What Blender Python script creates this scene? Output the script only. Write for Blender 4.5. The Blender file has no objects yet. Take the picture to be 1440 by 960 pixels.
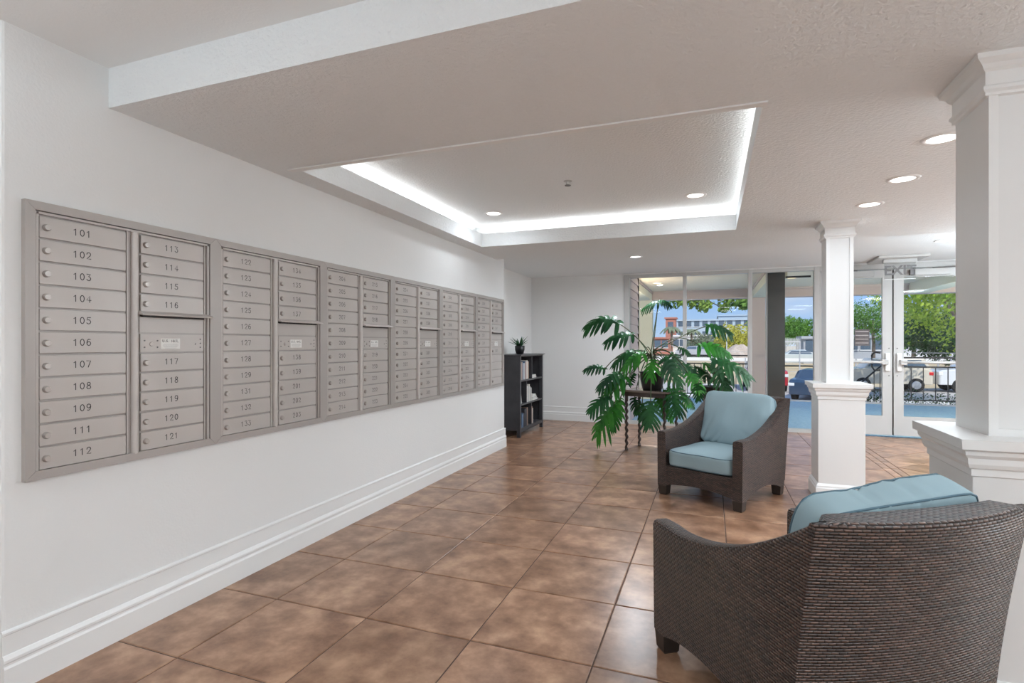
import bpy, bmesh, math, random
from mathutils import Vector, Matrix, noise
random.seed(7)
PI=math.pi
S=bpy.context.scene
C=S.collection
# ---------------------------------------------------------------- camera, world, lights, exposure
cam=bpy.data.objects.new('camera',bpy.data.cameras.new('camera')); C.objects.link(cam)
cam.data.sensor_width=36; cam.data.lens=754/1440*36; cam.data.shift_y=3/1440
cam.data.clip_start=0.05; cam.data.clip_end=1000
cam.location=(0,0,1.40); cam.rotation_euler=(PI/2,0,.3563); S.camera=cam
S.view_settings.view_transform='Standard'; S.view_settings.look='None'
S.view_settings.gamma=1; S.view_settings.use_curve_mapping=False
S.view_settings.exposure=0.0
w=bpy.data.worlds.new('sky'); S.world=w; w.use_nodes=True
nt=w.node_tree; nt.nodes.clear()
def wn(t,**k):
    n=nt.nodes.new(t)
    for a,b in k.items(): setattr(n,a,b)
    return n
tc=wn('ShaderNodeTexCoord'); sep=wn('ShaderNodeSeparateXYZ'); nt.links.new(tc.outputs['Generated'],sep.inputs[0])
rp=wn('ShaderNodeValToRGB'); nt.links.new(sep.outputs['Z'],rp.inputs[0])
e=rp.color_ramp.elements; e[0].position=0.0; e[0].color=(.50,.68,.93,1); e[1].position=.6; e[1].color=(.16,.36,.78,1)
x_=e.new(.12); x_.color=(.27,.52,.95,1)
mp=wn('ShaderNodeMapping'); mp.inputs['Scale'].default_value=(2,2,9); nt.links.new(tc.outputs['Generated'],mp.inputs[0])
nz=wn('ShaderNodeTexNoise'); nz.inputs['Scale'].default_value=1.6; nz.inputs['Detail'].default_value=7; nt.links.new(mp.outputs[0],nz.inputs['Vector'])
cr=wn('ShaderNodeValToRGB'); nt.links.new(nz.outputs['Fac'],cr.inputs[0]); cr.color_ramp.elements[0].position=.46; cr.color_ramp.elements[1].position=.72
mx=wn('ShaderNodeMixRGB'); nt.links.new(cr.outputs[0],mx.inputs['Fac']); nt.links.new(rp.outputs[0],mx.inputs['Color1']); mx.inputs['Color2'].default_value=(.80,.85,.95,1)
bg=wn('ShaderNodeBackground'); bg.inputs['Strength'].default_value=1.0; nt.links.new(mx.outputs[0],bg.inputs[0])
wo=wn('ShaderNodeOutputWorld'); nt.links.new(bg.outputs[0],wo.inputs[0])
def light(name,typ,loc,energy,rot=(0,0,0),col=(.88,.97,1.06),**k):
    l=bpy.data.lights.new(name,typ); l.energy=energy; l.color=col
    for a,b in k.items(): setattr(l,a,b)
    o=bpy.data.objects.new(name,l); o.location=loc; o.rotation_euler=rot; C.objects.link(o); return o
light('sun','SUN',(0,0,20),4.2,(math.radians(38),math.radians(22),0),(1,.96,.9),angle=.01)
DOWN_W=12; COVE_W=.9; FILL_PANEL_W=17; FILL_UP_W=43

# ---------------------------------------------------------------- materials
def mat(name,col=(.8,.8,.8),rough=.6,metal=0,spec=.5,col2=None,nscale=5,ndetail=4,lo=.35,hi=.65,bump=0,bscale=60,bdist=.01,coord='Object',stretch=None,emit=None,es=1,coat=0):
    m=bpy.data.materials.new(name); m.use_nodes=True; t=m.node_tree; N=t.nodes; L=t.links
    b=N['Principled BSDF']; b.inputs['Base Color'].default_value=(*col,1); b.inputs['Roughness'].default_value=rough
    b.inputs['Metallic'].default_value=metal; b.inputs['Specular IOR Level'].default_value=spec; b.inputs['Coat Weight'].default_value=coat
    tcn=N.new('ShaderNodeTexCoord'); mpn=N.new('ShaderNodeMapping'); L.new(tcn.outputs[coord],mpn.inputs[0])
    if stretch: mpn.inputs['Scale'].default_value=stretch
    if col2:
        n=N.new('ShaderNodeTexNoise'); n.inputs['Scale'].default_value=nscale; n.inputs['Detail'].default_value=ndetail; L.new(mpn.outputs[0],n.inputs['Vector'])
        r=N.new('ShaderNodeValToRGB'); L.new(n.outputs['Fac'],r.inputs[0]); r.color_ramp.elements[0].position=lo; r.color_ramp.elements[1].position=hi
        r.color_ramp.elements[0].color=(*col,1); r.color_ramp.elements[1].color=(*col2,1); L.new(r.outputs[0],b.inputs['Base Color'])
    if bump:
        n=N.new('ShaderNodeTexNoise'); n.inputs['Scale'].default_value=bscale; n.inputs['Detail'].default_value=3; L.new(mpn.outputs[0],n.inputs['Vector'])
        bp=N.new('ShaderNodeBump'); bp.inputs['Strength'].default_value=bump; bp.inputs['Distance'].default_value=bdist; L.new(n.outputs['Fac'],bp.inputs['Height']); L.new(bp.outputs[0],b.inputs['Normal'])
    if emit: b.inputs['Emission Color'].default_value=(*emit,1); b.inputs['Emission Strength'].default_value=es
    return m
M={}
M['wall']=mat('wall_paint',(.80,.80,.79),.55,bump=.25,bscale=90,bdist=.004)
M['ceil']=mat('ceiling_stucco',(.80,.82,.825),.6,bump=.8,bscale=55,bdist=.009)
M['trim']=mat('white_trim_paint',(.82,.82,.81),.35)
M['col']=mat('column_paint',(.78,.78,.77),.4)
M['alum']=mat('window_aluminium',(.52,.52,.51),.4,metal=.0,spec=.6)
M['mail']=mat('mailbox_metal',(.475,.435,.405),.38,metal=.15,col2=(.505,.465,.435),nscale=3)
M['mailframe']=mat('mailbox_frame',(.40,.365,.34),.38,metal=.2)
M['pole']=mat('mailbox_pole',(.55,.51,.48),.4,metal=.2)
M['dark']=mat('dark_slot',(.015,.013,.012),.6)
M['ink']=mat('engraved_ink',(.018,.016,.016),.6)
M['chrome']=mat('lock_metal',(.46,.42,.39),.35,metal=.6)
M['label']=mat('mail_label',(.80,.79,.76),.5)
M['grout']=mat('grout',(.10,.062,.045),.8,col2=(.14,.09,.07),nscale=20)
M['led']=mat('led_tape',(1,1,1),emit=(1,.97,.93),es=7)
M['lens']=mat('downlight_lens',(1,1,1),emit=(1,.98,.95),es=4)
M['ring']=mat('downlight_ring',(.85,.85,.84),.4)
M['black']=mat('bookcase_black',(.045,.045,.052),.38,col2=(.060,.060,.066),nscale=6,spec=.4)
M['foot']=mat('chair_foot',(.035,.027,.023),.4)
M['cushion']=mat('blue_cushion',(.285,.39,.43),.85,col2=(.305,.415,.455),nscale=3,bump=.15,bscale=900,bdist=.001,spec=.2)
M['pipe']=mat('cushion_piping',(.09,.16,.20),.8)
M['leaf']=mat('plant_leaf',(.005,.045,.017),.42,col2=(.014,.11,.022),nscale=5,spec=.3)
M['leaf_backlit']=mat('plant_leaf_backlit',(.010,.11,.014),.45,col2=(.04,.25,.02),nscale=5,spec=.3)  # brighter leaf copy: daylight glowing through the blade is put into its colour
M['stem']=mat('plant_stem',(.035,.10,.03),.5,col2=(.10,.09,.05),nscale=9)
M['pot']=mat('dark_pot',(.012,.012,.014),.3,spec=.6)
M['soil']=mat('soil',(.03,.02,.013),.9)
M['wood']=mat('dark_wood',(.04,.026,.022),.35,col2=(.07,.045,.036),nscale=10)
M['glasslip']=mat('table_top_wood',(.20,.15,.13),.2,spec=.6)
M['porchw']=mat('porch_mauve_paint',(.50,.42,.40),.6)
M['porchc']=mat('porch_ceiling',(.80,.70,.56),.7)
M['cream']=mat('cream_paint',(.72,.70,.56),.6)
M['siding']=mat('lap_siding',(.52,.44,.46),.55)
M['post']=mat('dark_bronze',(.035,.036,.034),.12,spec=.8,coat=.4)
M['rail']=mat('black_railing',(.015,.015,.018),.4)
M['blue']=mat('blue_porch_floor',(.19,.40,.64),.5,col2=(.36,.57,.80),nscale=22,ndetail=6,stretch=(1,2.5,1))
M['concrete']=mat('pale_concrete',(.62,.61,.60),.8,col2=(.70,.69,.68),nscale=2)
M['asphalt']=mat('grey_road',(.33,.34,.36),.85,col2=(.40,.41,.43),nscale=2)
M['field']=mat('dry_grass_field',(.46,.36,.22),.95,col2=(.58,.47,.31),nscale=.6,ndetail=8)
M['tarmac']=mat('parking_tarmac',(.40,.38,.37),.9,col2=(.50,.48,.46),nscale=1)
M['brick']=mat('red_brick_paint',(.46,.19,.14),.8)
M['bldg']=mat('pale_blue_render',(.42,.52,.62),.8)
M['white']=mat('white_paint',(.78,.78,.78),.6)
M['shed']=mat('grey_shed',(.42,.44,.48),.6)
M['mound']=mat('earth_mound',(.42,.34,.28),.95,col2=(.54,.46,.40),nscale=1.5,bump=.6,bscale=2,bdist=.3)
M['winglass']=mat('dark_window',(.10,.14,.19),.15)
M['tyre']=mat('tyre',(.02,.02,.02),.8)
M['hub']=mat('wheel_hub',(.55,.55,.55),.3,metal=.6)
M['red']=mat('red_plastic',(.6,.02,.02),.3)
M['bark']=mat('bark',(.20,.15,.11),.9,col2=(.34,.27,.21),nscale=6)
for n_,a,b in (('f_green',(.05,.15,.025),(.16,.34,.05)),('f_lime',(.20,.36,.03),(.48,.62,.07)),('f_lime2',(.10,.20,.04),(.30,.42,.10)),('f_yellow',(.38,.38,.05),(.60,.55,.10)),('f_dark',(.02,.06,.02),(.06,.13,.045)),('f_grey',(.12,.15,.10),(.22,.25,.16))):
    M[n_]=mat(n_,a,.7,col2=b,nscale=1.6,ndetail=6,spec=.2)
M['sign']=mat('sign_board',(.085,.07,.07),.5)
M['signink']=mat('sign_print',(.42,.38,.37),.5)
M['acrylic']=mat('sign_acrylic',(.62,.62,.61),.2)
M['exitink']=mat('exit_print',(.16,.155,.155),.4)
def glassmat(name,tint=(1,1,1),refl=.06):
    m=bpy.data.materials.new(name); m.use_nodes=True; t=m.node_tree; t.nodes.clear()
    tr=t.nodes.new('ShaderNodeBsdfTransparent'); tr.inputs[0].default_value=(*tint,1)
    gl=t.nodes.new('ShaderNodeBsdfGlossy'); gl.inputs['Roughness'].default_value=.02
    mxs=t.nodes.new('ShaderNodeMixShader'); fr=t.nodes.new('ShaderNodeFresnel'); fr.inputs[0].default_value=1.45
    mu=t.nodes.new('ShaderNodeMath'); mu.operation='MULTIPLY'; mu.inputs[1].default_value=refl/.04*.5
    t.links.new(fr.outputs[0],mu.inputs[0]); t.links.new(mu.outputs[0],mxs.inputs[0]); t.links.new(tr.outputs[0],mxs.inputs[1]); t.links.new(gl.outputs[0],mxs.inputs[2])
    o=t.nodes.new('ShaderNodeOutputMaterial'); t.links.new(mxs.outputs[0],o.inputs[0]); return m
M['glass']=glassmat('window_glass',(.96,.97,.97),.028)
# terracotta tiles: world-space mottling, low relief, glossy
def tilemat():
    m=bpy.data.materials.new('terracotta_tile'); m.use_nodes=True; t=m.node_tree; N=t.nodes; L=t.links; b=N['Principled BSDF']
    g=N.new('ShaderNodeNewGeometry'); oi=N.new('ShaderNodeObjectInfo')
    ad=N.new('ShaderNodeVectorMath'); ad.operation='ADD'
    cm=N.new('ShaderNodeCombineXYZ'); L.new(oi.outputs['Random'],cm.inputs[2]); 
    sc=N.new('ShaderNodeVectorMath'); sc.operation='SCALE'; sc.inputs['Scale'].default_value=30; L.new(cm.outputs[0],sc.inputs[0])
    L.new(g.outputs['Position'],ad.inputs[0]); L.new(sc.outputs[0],ad.inputs[1])
    n=N.new('ShaderNodeTexNoise'); n.inputs['Scale'].default_value=5.5; n.inputs['Detail'].default_value=12; n.inputs['Roughness'].default_value=.62; L.new(ad.outputs[0],n.inputs['Vector'])
    r=N.new('ShaderNodeValToRGB'); L.new(n.outputs['Fac'],r.inputs[0]); el=r.color_ramp.elements
    el[0].position=.33; el[0].color=(.170,.082,.044,1); el[1].position=.70; el[1].color=(.52,.32,.205,1)
    q=el.new(.50); q.color=(.310,.170,.103,1)
    hs=N.new('ShaderNodeHueSaturation'); L.new(r.outputs[0],hs.inputs['Color'])
    mr=N.new('ShaderNodeMapRange'); mr.inputs['To Min'].default_value=.86; mr.inputs['To Max'].default_value=1.12; L.new(oi.outputs['Random'],mr.inputs[0]); L.new(mr.outputs[0],hs.inputs['Value'])
    L.new(hs.outputs[0],b.inputs['Base Color'])
    n2=N.new('ShaderNodeTexNoise'); n2.inputs['Scale'].default_value=5; n2.inputs['Detail'].default_value=1; L.new(ad.outputs[0],n2.inputs['Vector'])
    bp=N.new('ShaderNodeBump'); bp.inputs['Strength'].default_value=.07; bp.inputs['Distance'].default_value=.003; L.new(n2.outputs['Fac'],bp.inputs['Height']); L.new(bp.outputs[0],b.inputs['Normal'])
    b.inputs['Roughness'].default_value=.29; b.inputs['Specular IOR Level'].default_value=.55
    return m
M['tile']=tilemat()
def weavemat(name,bw=.024,rh=.0098):
    m=bpy.data.materials.new(name); m.use_nodes=True; t=m.node_tree; N=t.nodes; L=t.links; b=N['Principled BSDF']
    def ma(op,a,c=None):
        n=N.new('ShaderNodeMath'); n.operation=op
        for i_,v in enumerate((a,c)):
            if v is None: continue
            if isinstance(v,(int,float)): n.inputs[i_].default_value=v
            else: L.new(v,n.inputs[i_])
        return n.outputs[0]
    tcn=N.new('ShaderNodeTexCoord'); sp=N.new('ShaderNodeSeparateXYZ'); L.new(tcn.outputs['UV'],sp.inputs[0])
    v=ma('DIVIDE',sp.outputs['Y'],rh); row=ma('FLOOR',v); u=ma('ADD',ma('DIVIDE',sp.outputs['X'],bw),ma('MULTIPLY',row,.5)); cell=ma('FLOOR',u)
    pu=ma('POWER',ma('ABSOLUTE',ma('SINE',ma('MULTIPLY',u,PI))),.45); pv=ma('POWER',ma('ABSOLUTE',ma('SINE',ma('MULTIPLY',v,PI))),.8)
    h=ma('MULTIPLY',pu,pv)
    cb=N.new('ShaderNodeCombineXYZ'); L.new(cell,cb.inputs[0]); L.new(row,cb.inputs[1]); wn_=N.new('ShaderNodeTexWhiteNoise'); wn_.noise_dimensions='2D'; L.new(cb.outputs[0],wn_.inputs['Vector'])
    mp_=N.new('ShaderNodeMapping'); mp_.inputs['Scale'].default_value=(2.5,16,1); L.new(tcn.outputs['UV'],mp_.inputs[0]); n=N.new('ShaderNodeTexNoise'); n.inputs['Scale'].default_value=2; n.inputs['Detail'].default_value=3; L.new(mp_.outputs[0],n.inputs['Vector'])
    f=ma('ADD',ma('MULTIPLY',wn_.outputs['Value'],.45),ma('MULTIPLY',n.outputs['Fac'],.75))
    r=N.new('ShaderNodeValToRGB'); L.new(f,r.inputs[0]); e_=r.color_ramp.elements; e_[0].position=.30; e_[0].color=(.040,.032,.031,1); e_[1].position=.85; e_[1].color=(.155,.095,.074,1)
    g=N.new('ShaderNodeMapRange'); L.new(h,g.inputs[0]); g.inputs['From Min'].default_value=.2; g.inputs['From Max'].default_value=.75
    mm=N.new('ShaderNodeMixRGB'); L.new(g.outputs[0],mm.inputs[0]); mm.inputs[1].default_value=(.010,.008,.008,1); L.new(r.outputs[0],mm.inputs[2]); L.new(mm.outputs[0],b.inputs['Base Color'])
    bp=N.new('ShaderNodeBump'); bp.inputs['Strength'].default_value=1.0; bp.inputs['Distance'].default_value=.006; L.new(h,bp.inputs['Height']); L.new(bp.outputs[0],b.inputs['Normal'])
    b.inputs['Roughness'].default_value=.36; b.inputs['Specular IOR Level'].default_value=.55
    return m
M['weave']=weavemat('wicker_weave')

# ---------------------------------------------------------------- mesh helpers
def link(name,me,parent=None):
    o=bpy.data.objects.new(name,me); C.objects.link(o)
    if parent is not None: o.parent=parent
    return o
class B:
    def __init__(s): s.v=[]; s.f=[]
    def box(s,x0,x1,y0,y1,z0,z1):
        n=len(s.v); s.v+=[(x,y,z) for z in (z0,z1) for x,y in ((x0,y0),(x1,y0),(x1,y1),(x0,y1))]
        s.f+=[tuple(n+i for i in q) for q in ((3,2,1,0),(4,5,6,7),(0,1,5,4),(1,2,6,5),(2,3,7,6),(3,0,4,7))]; return s
    def rings(s,rs,cap=True,closed=True):
        n=len(s.v); k=len(rs[0])
        for r in rs: s.v+=[tuple(p) for p in r]
        for i in range(len(rs)-1):
            for j in range(k if closed else k-1):
                a=n+i*k+j; b=n+i*k+(j+1)%k; s.f.append((a,b,b+k,a+k))
        if cap: s.f.append(tuple(n+j for j in range(k-1,-1,-1))); s.f.append(tuple(n+(len(rs)-1)*k+j for j in range(k)))
        return s
    def lathe(s,prof,cx=0,cy=0,seg=20):
        return s.rings([[(cx+r*math.cos(2*PI*j/seg),cy+r*math.sin(2*PI*j/seg),z) for j in range(seg)] for r,z in prof])
    def tube(s,pts,r,seg=6,closedpath=False):
        pts=[Vector(p) for p in pts]; rs=[]; n=len(pts); up=Vector((0,0,1))
        for i,p in enumerate(pts):
            if closedpath: d=pts[(i+1)%n]-pts[i-1]
            else: d=pts[min(i+1,n-1)]-pts[max(i-1,0)]
            d.normalize(); a=d.cross(up)
            if a.length<.05: a=d.cross(Vector((1,0,0)))
            a.normalize(); b=a.cross(d); rr=r[i] if isinstance(r,(list,tuple)) else r
            rs.append([p+rr*(math.cos(2*PI*j/seg)*a+math.sin(2*PI*j/seg)*b) for j in range(seg)])
        if closedpath: rs.append(rs[0]); return s.rings(rs,cap=False)
        return s.rings(rs)
    def prism(s,poly,z0,z1):
        return s.rings([[(x,y,z0) for x,y in poly],[(x,y,z1) for x,y in poly]])
    def mesh(s,name,m,smooth=False,bevel=0,bseg=2,auto=None):
        me=bpy.data.meshes.new(name); me.from_pydata(s.v,[],s.f); 
        bm=bmesh.new(); bm.from_mesh(me); bmesh.ops.recalc_face_normals(bm,faces=bm.faces)
        if bevel: bmesh.ops.bevel(bm,geom=[e for e in bm.edges if len(e.link_faces)==2 and e.calc_face_angle(0)>.5],offset=bevel,segments=bseg,profile=.5,affect='EDGES',clamp_overlap=True)
        bm.to_mesh(me); bm.free(); me.materials.append(m)
        if smooth: me.polygons.foreach_set('use_smooth',[True]*len(me.polygons)); 
        if auto: 
            me.polygons.foreach_set('use_smooth',[True]*len(me.polygons)); me.set_sharp_from_angle(angle=auto)
        me.update(); return me
    def obj(s,name,m,parent=None,**k): return link(name,s.mesh(name,m,**k),parent)
def meta(o,label=None,cat=None,group=None,kind=None):
    if label: o['label']=label
    if cat: o['category']=cat
    if group: o['group']=group
    if kind: o['kind']=kind
    return o
def thing(name,label,cat,loc=(0,0,0),rz=0,group=None):
    o=link(name,None); o.location=loc; o.rotation_euler=(0,0,rz); return meta(o,label,cat,group)
def struct(name,b,m,parent=None,label=None,**k):
    o=b.obj(name,m,parent,**k)
    if parent is None: o['kind']='structure'; o['label']=label or name.replace('_',' ')
    return o
def sroot(name,label):
    o=link(name,None); o['kind']='structure'; o['label']=label; return o
def text(name,body,size,m,parent,loc,rot,ext=.0004,off=0):
    cu=bpy.data.curves.new(name,'FONT'); cu.body=body; cu.size=size; cu.extrude=ext; cu.offset=off; cu.align_x='CENTER'; cu.align_y='CENTER'; cu.resolution_u=3
    o=bpy.data.objects.new(name+'_tmp',cu); C.objects.link(o); me=bpy.data.meshes.new_from_object(o); bpy.data.objects.remove(o); bpy.data.curves.remove(cu)
    me.materials.clear(); me.materials.append(m); t=link(name,me,parent); t.location=loc; t.rotation_euler=rot; return t

# ---------------------------------------------------------------- room shell
XL=-2.64; YB=9.5; XR=4.3; YF=-4.2
ZS=2.5; ZH=2.685; ZF=2.62
floor=struct('floor',B().box(-4.2,XR+.2,YF-.2,YB+.02,-.15,-.004),M['grout'],label='brown tiled lobby floor with dark grout joints')
T=.583; J=.0035
tile_cache={}
def tile_mesh(w,h):
    key=(round(w,3),round(h,3))
    if key in tile_cache: return tile_cache[key]
    b=B(); c=.0035; x,y=w/2,h/2
    b.rings([[(-x,-y,-.012),(x,-y,-.012),(x,y,-.012),(-x,y,-.012)],[(-x,-y,-.0025),(x,-y,-.0025),(x,y,-.0025),(-x,y,-.0025)],[(-x+c,-y+c,0),(x-c,-y+c,0),(x-c,y-c,0),(-x+c,y-c,0)]])
    tile_cache[key]=b.mesh('tile',M['tile']); return tile_cache[key]
def put_tile(x0,x1,y0,y1):
    o=link('tile',tile_mesh(x1-x0-2*J,y1-y0-2*J),floor); o.location=((x0+x1)/2,(y0+y1)/2,random.uniform(-.0006,.0006))
    o.rotation_euler=(random.uniform(-.0012,.0012),random.uniform(-.0012,.0012),0)
xs=[-3.15,-2.818]+[-2.235+T*k for k in range(0,7)]+[1.800]
ys=[2.305+T*k for k in range(-2,13)]; ys=[y for y in ys if y<YB-.1]+[YB]
for i in range(len(xs)-1):
    for j in range(len(ys)-1):
        if xs[i]<-2.9 and ys[j]<6.3: continue
        if ys[j+1]<2.4 and xs[i]>0: pass
        put_tile(xs[i],xs[i+1],ys[j],ys[j+1])
for (a,b_) in ((1.800,1.884),(1.884,1.968)):
    y=4.0
    while y<YB-.05: put_tile(a,b_,y,min(y+.39,YB)); y+=.39
def clip(poly,ax,val,keep):
    out=[]
    for i,p in enumerate(poly):
        q=poly[(i+1)%len(poly)]; ip=(p[ax]-val)*keep>=0; iq=(q[ax]-val)*keep>=0
        if ip: out.append(p)
        if ip!=iq:
            t=(val-p[ax])/(q[ax]-p[ax]); out.append((p[0]+t*(q[0]-p[0]),p[1]+t*(q[1]-p[1])))
    return out
D=.388; rest=B()
for i in range(-14,30):
    for j in range(-22,22):
        u0,v0=i*D,j*D
        pl=[((u+v)/math.sqrt(2)+1.984,(u-v)/math.sqrt(2)+6.667) for u,v in ((u0+J,v0+J),(u0+D-J,v0+J),(u0+D-J,v0+D-J),(u0+J,v0+D-J))]
        for ax,val,kp in ((0,1.972,1),(0,XR,-1),(1,1.1,1),(1,YB,-1)):
            pl=clip(pl,ax,val,kp)
            if len(pl)<3: break
        if len(pl)<3: continue
        ar=abs(sum(pl[k][0]*pl[(k+1)%len(pl)][1]-pl[(k+1)%len(pl)][0]*pl[k][1] for k in range(len(pl))))/2
        if ar<.002: continue
        if min(p[1] for p in pl)>5.6 and max(p[0] for p in pl)<4.0:
            cx=sum(p[0] for p in pl)/len(pl); cy=sum(p[1] for p in pl)/len(pl)
            o=B().prism([(p[0]-cx,p[1]-cy) for p in pl],-.012,0).obj('tile',M['tile'],floor); o.location=(cx,cy,random.uniform(-.0006,.0006))
        else: rest.prism(pl,-.012,0)
y=1.139
for yy in [1.139-T*k for k in range(1,10)]:
    for xx in [-4.0+T*k for k in range(14)]: rest.box(xx+J,min(xx+T,XR)-J,yy+J,yy+T-J,-.012,0)
for yy in [1.139+T*k for k in range(5)]: rest.box(1.8+J,1.968,yy+J,yy+T-J,-.012,0)
o=rest.obj('tile_field',M['tile'],floor); o['kind']='stuff'

struct('wall_left',B().box(XL-.2,XL,1.285,6.80,0,2.9),M['wall'],label='white textured wall carrying the row of mailboxes',bevel=.012)
struct('wall_left_rear',B().box(-4.2,-4.0,YF,1.285,0,2.9).box(-4.0,XL-.2,1.285,1.45,0,2.9),M['wall'],label='white wall of the side passage behind the camera')
struct('wall_recess',B().box(-3.35,-3.15,6.80,YB,0,2.9).box(-3.35,XL-.2,6.6,6.80,0,2.9),M['wall'],label='white side wall of the recess behind the bookcase')
struct('wall_back',B().box(-3.35,-1.435,YB,YB+.16,0,2.9).box(3.75,XR+.2,YB,YB+.16,0,2.9),M['wall'],label='white back wall left of the storefront windows')
struct('wall_back_header',B().box(-1.435,3.75,YB,YB+.16,2.60,2.9),M['wall'],label='white header above windows')
struct('wall_right',B().box(XR,XR+.2,YF,YB+.16,0,2.9),M['wall'],label='white right wall out of frame')
struct('wall_front',B().box(-4.2,XR+.2,YF-.2,YF,0,2.9),M['wall'],label='white wall behind the camera')
tx0,tx1,ty0,ty1=-2.45,.22,2.72,5.60; g=.13
cl=B()
cl.box(-3.35,tx0,1.69,6.5,ZS,2.65).box(tx1,XR+.1,1.69,6.5,ZS,2.65).box(tx0,tx1,1.69,ty0,ZS,2.65).box(tx0,tx1,ty1,6.5,ZS,2.65)
cl.box(-3.35,tx0-g,1.69,6.5,2.65,2.745).box(tx1+g,XR+.1,1.69,6.5,2.65,2.745).box(tx0-g,tx1+g,1.69,ty0-g,2.65,2.745).box(tx0-g,tx1+g,ty1+g,6.5,2.65,2.745)
cl.box(-3.35,XR+.1,1.69,6.5,2.745,2.9)
ceil=struct('ceiling',cl,M['ceil'],label='white stucco dropped ceiling with recessed tray')
struct('ceiling_entry',B().box(-3.35,XR+.1,6.5,YB+.1,ZF,2.9),M['ceil'],label='white stucco ceiling by the windows')
struct('ceiling_high',B().box(-4.2,XR+.1,YF-.1,1.69,ZH,2.9),M['wall'],label='higher smooth white ceiling nearest the camera')
# thin bead along the near edge of the tray
struct('trim_1',B().box(tx0-.06,tx1+.02,ty0-.045,ty0,ZS-.008,ZS+.001),M['trim'],label='thin white bead along near edge of ceiling tray')
def baseboard(name,p0,p1,nrm,label):
    # profile (out,z): tall plinth, ogee step, flat upper board, small top ridge
    pr=[(0,0),(.022,0),(.022,.108),(.017,.118),(.017,.126),(.020,.132),(.020,.142),(.012,.158),(.008,.160),(.008,.236),(.012,.240),(.012,.248),(.004,.256),(0,.256)]
    b=B(); rs=[]
    for p in (p0,p1): rs.append([(p[0]+nrm[0]*o_,p[1]+nrm[1]*o_,z) for o_,z in pr])
    b.rings(rs); struct(name,b,M['trim'],label=label)
baseboard('baseboard_left',(XL,1.285),(XL,6.82),(1,0),'white moulded baseboard along the mailbox wall')
baseboard('baseboard_recess',(-3.15,6.8),(-3.15,YB),(1,0),'white baseboard behind the bookcase')
baseboard('baseboard_back',(-3.15,YB),(-1.44,YB),(0,-1),'white baseboard on the back wall')

# ---------------------------------------------------------------- lamps
def downlight(x,y,z,label,pw=DOWN_W,vis=True):
    t=thing('ceiling_downlight',label,'ceiling light',(x,y,z),0,None)
    n=24; b=B(); b.rings([[(r*math.cos(2*PI*j/n),r*math.sin(2*PI*j/n),zz) for j in range(n)] for r,zz in ((.068,-.001),(.070,-.007),(.090,-.009),(.098,-.001))],cap=False); b.obj('trim_ring',M['ring'],t,smooth=True)
    B().lathe([(.069,-.0015),(.069,-.0040)],seg=n).obj('lens',M['lens'],t)
    l=light('lamp','AREA',(0,0,-.012),pw,shape='DISK',size=.13,spread=math.radians(172)); l.parent=t
    return t
downlight(-2.107,5.116,2.745,'round recessed downlight in tray ceiling near its left inner corner',4)
downlight(-.137,5.13,2.745,'round recessed downlight in tray ceiling near its right end',4)
downlight(-1.0,7.65,ZF,'small recessed downlight in ceiling before the window wall, above the split-leaf plant',42)
downlight(1.157,3.493,ZS,'nearest large recessed downlight, partly cut by the big right column')
downlight(1.197,4.26,ZS,'middle recessed downlight of the three in line beside the tray')
downlight(1.169,4.95,ZS,'recessed downlight just in front of the slim column top',4)
downlight(2.574,7.73,ZF,'recessed downlight nearest the glass entrance doors')
def panel(x,y,z,pw,n):  # unseen ceiling panels, added only to brighten the room
    t=thing('fill_panel_light','added unseen fill light panel, flat and square, '+n,'ceiling light',(x,y,z),0)
    B().box(-.32,.32,-.32,.32,-.012,0).obj('frame',M['ring'],t); B().box(-.3,.3,-.3,.3,-.015,-.012).obj('diffuser',M['lens'],t)
    l=light('lamp','AREA',(0,0,-.03),pw,shape='SQUARE',size=.58); l.parent=t
for x,y,n in ((-2.2,-.9,'left one just behind the camera'),(.6,-.9,'middle one just behind the camera'),(2.9,-.9,'right one just behind the camera'),(-2.2,-3,'left one by the rear wall'),(.6,-3,'middle one by the rear wall'),(2.9,-3,'right one by the rear wall'),(3.0,1.0,'right of the camera')): panel(x,y,ZH,FILL_PANEL_W,n)
for x,y,z,n in ((3.75,4.0,ZS,'right wall aisle, nearest'),(3.75,5.9,ZS,'right wall aisle, middle'),(3.85,7.8,ZF,'right wall aisle by the doors')): panel(x,y,z,FILL_PANEL_W*2.8,n)
def put_fill_uplight(x,y,z0,pw,n,rx=0,ry=0):  # uplighters out of view, added to lift ceiling and wall brightness
    t=thing('fill_uplight','added unseen fill uplighter, white bowl on dark pole, '+n,'lamp',(x,y,0),0)
    B().lathe([(.14,0),(.14,.02),(.02,.03),(.015,z0-.08),(.04,z0-.06)]).obj('pole',M['rail'],t,smooth=True)
    B().lathe([(.04,z0-.07),(.17,z0+.02),(.18,z0+.03),(.16,z0+.025),(.03,z0-.05)]).obj('shade',M['white'],t,smooth=True)
    l=light('lamp','AREA',(0,0,z0+.02),pw,rot=(PI+rx,ry,0),col=(.84,.97,1.05),shape='DISK',size=.3); l.parent=t
put_fill_uplight(-2.0,-.6,1.75,FILL_UP_W,'left behind the camera'); put_fill_uplight(1.6,-.5,1.75,FILL_UP_W,'right behind the camera'); put_fill_uplight(3.6,3.2,1.75,FILL_UP_W,'right wall near the big column'); put_fill_uplight(3.8,6.8,1.75,FILL_UP_W*2.4,'right wall near the doors'); put_fill_uplight(3.4,.2,1.75,FILL_UP_W,'right wall beside the camera')
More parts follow.
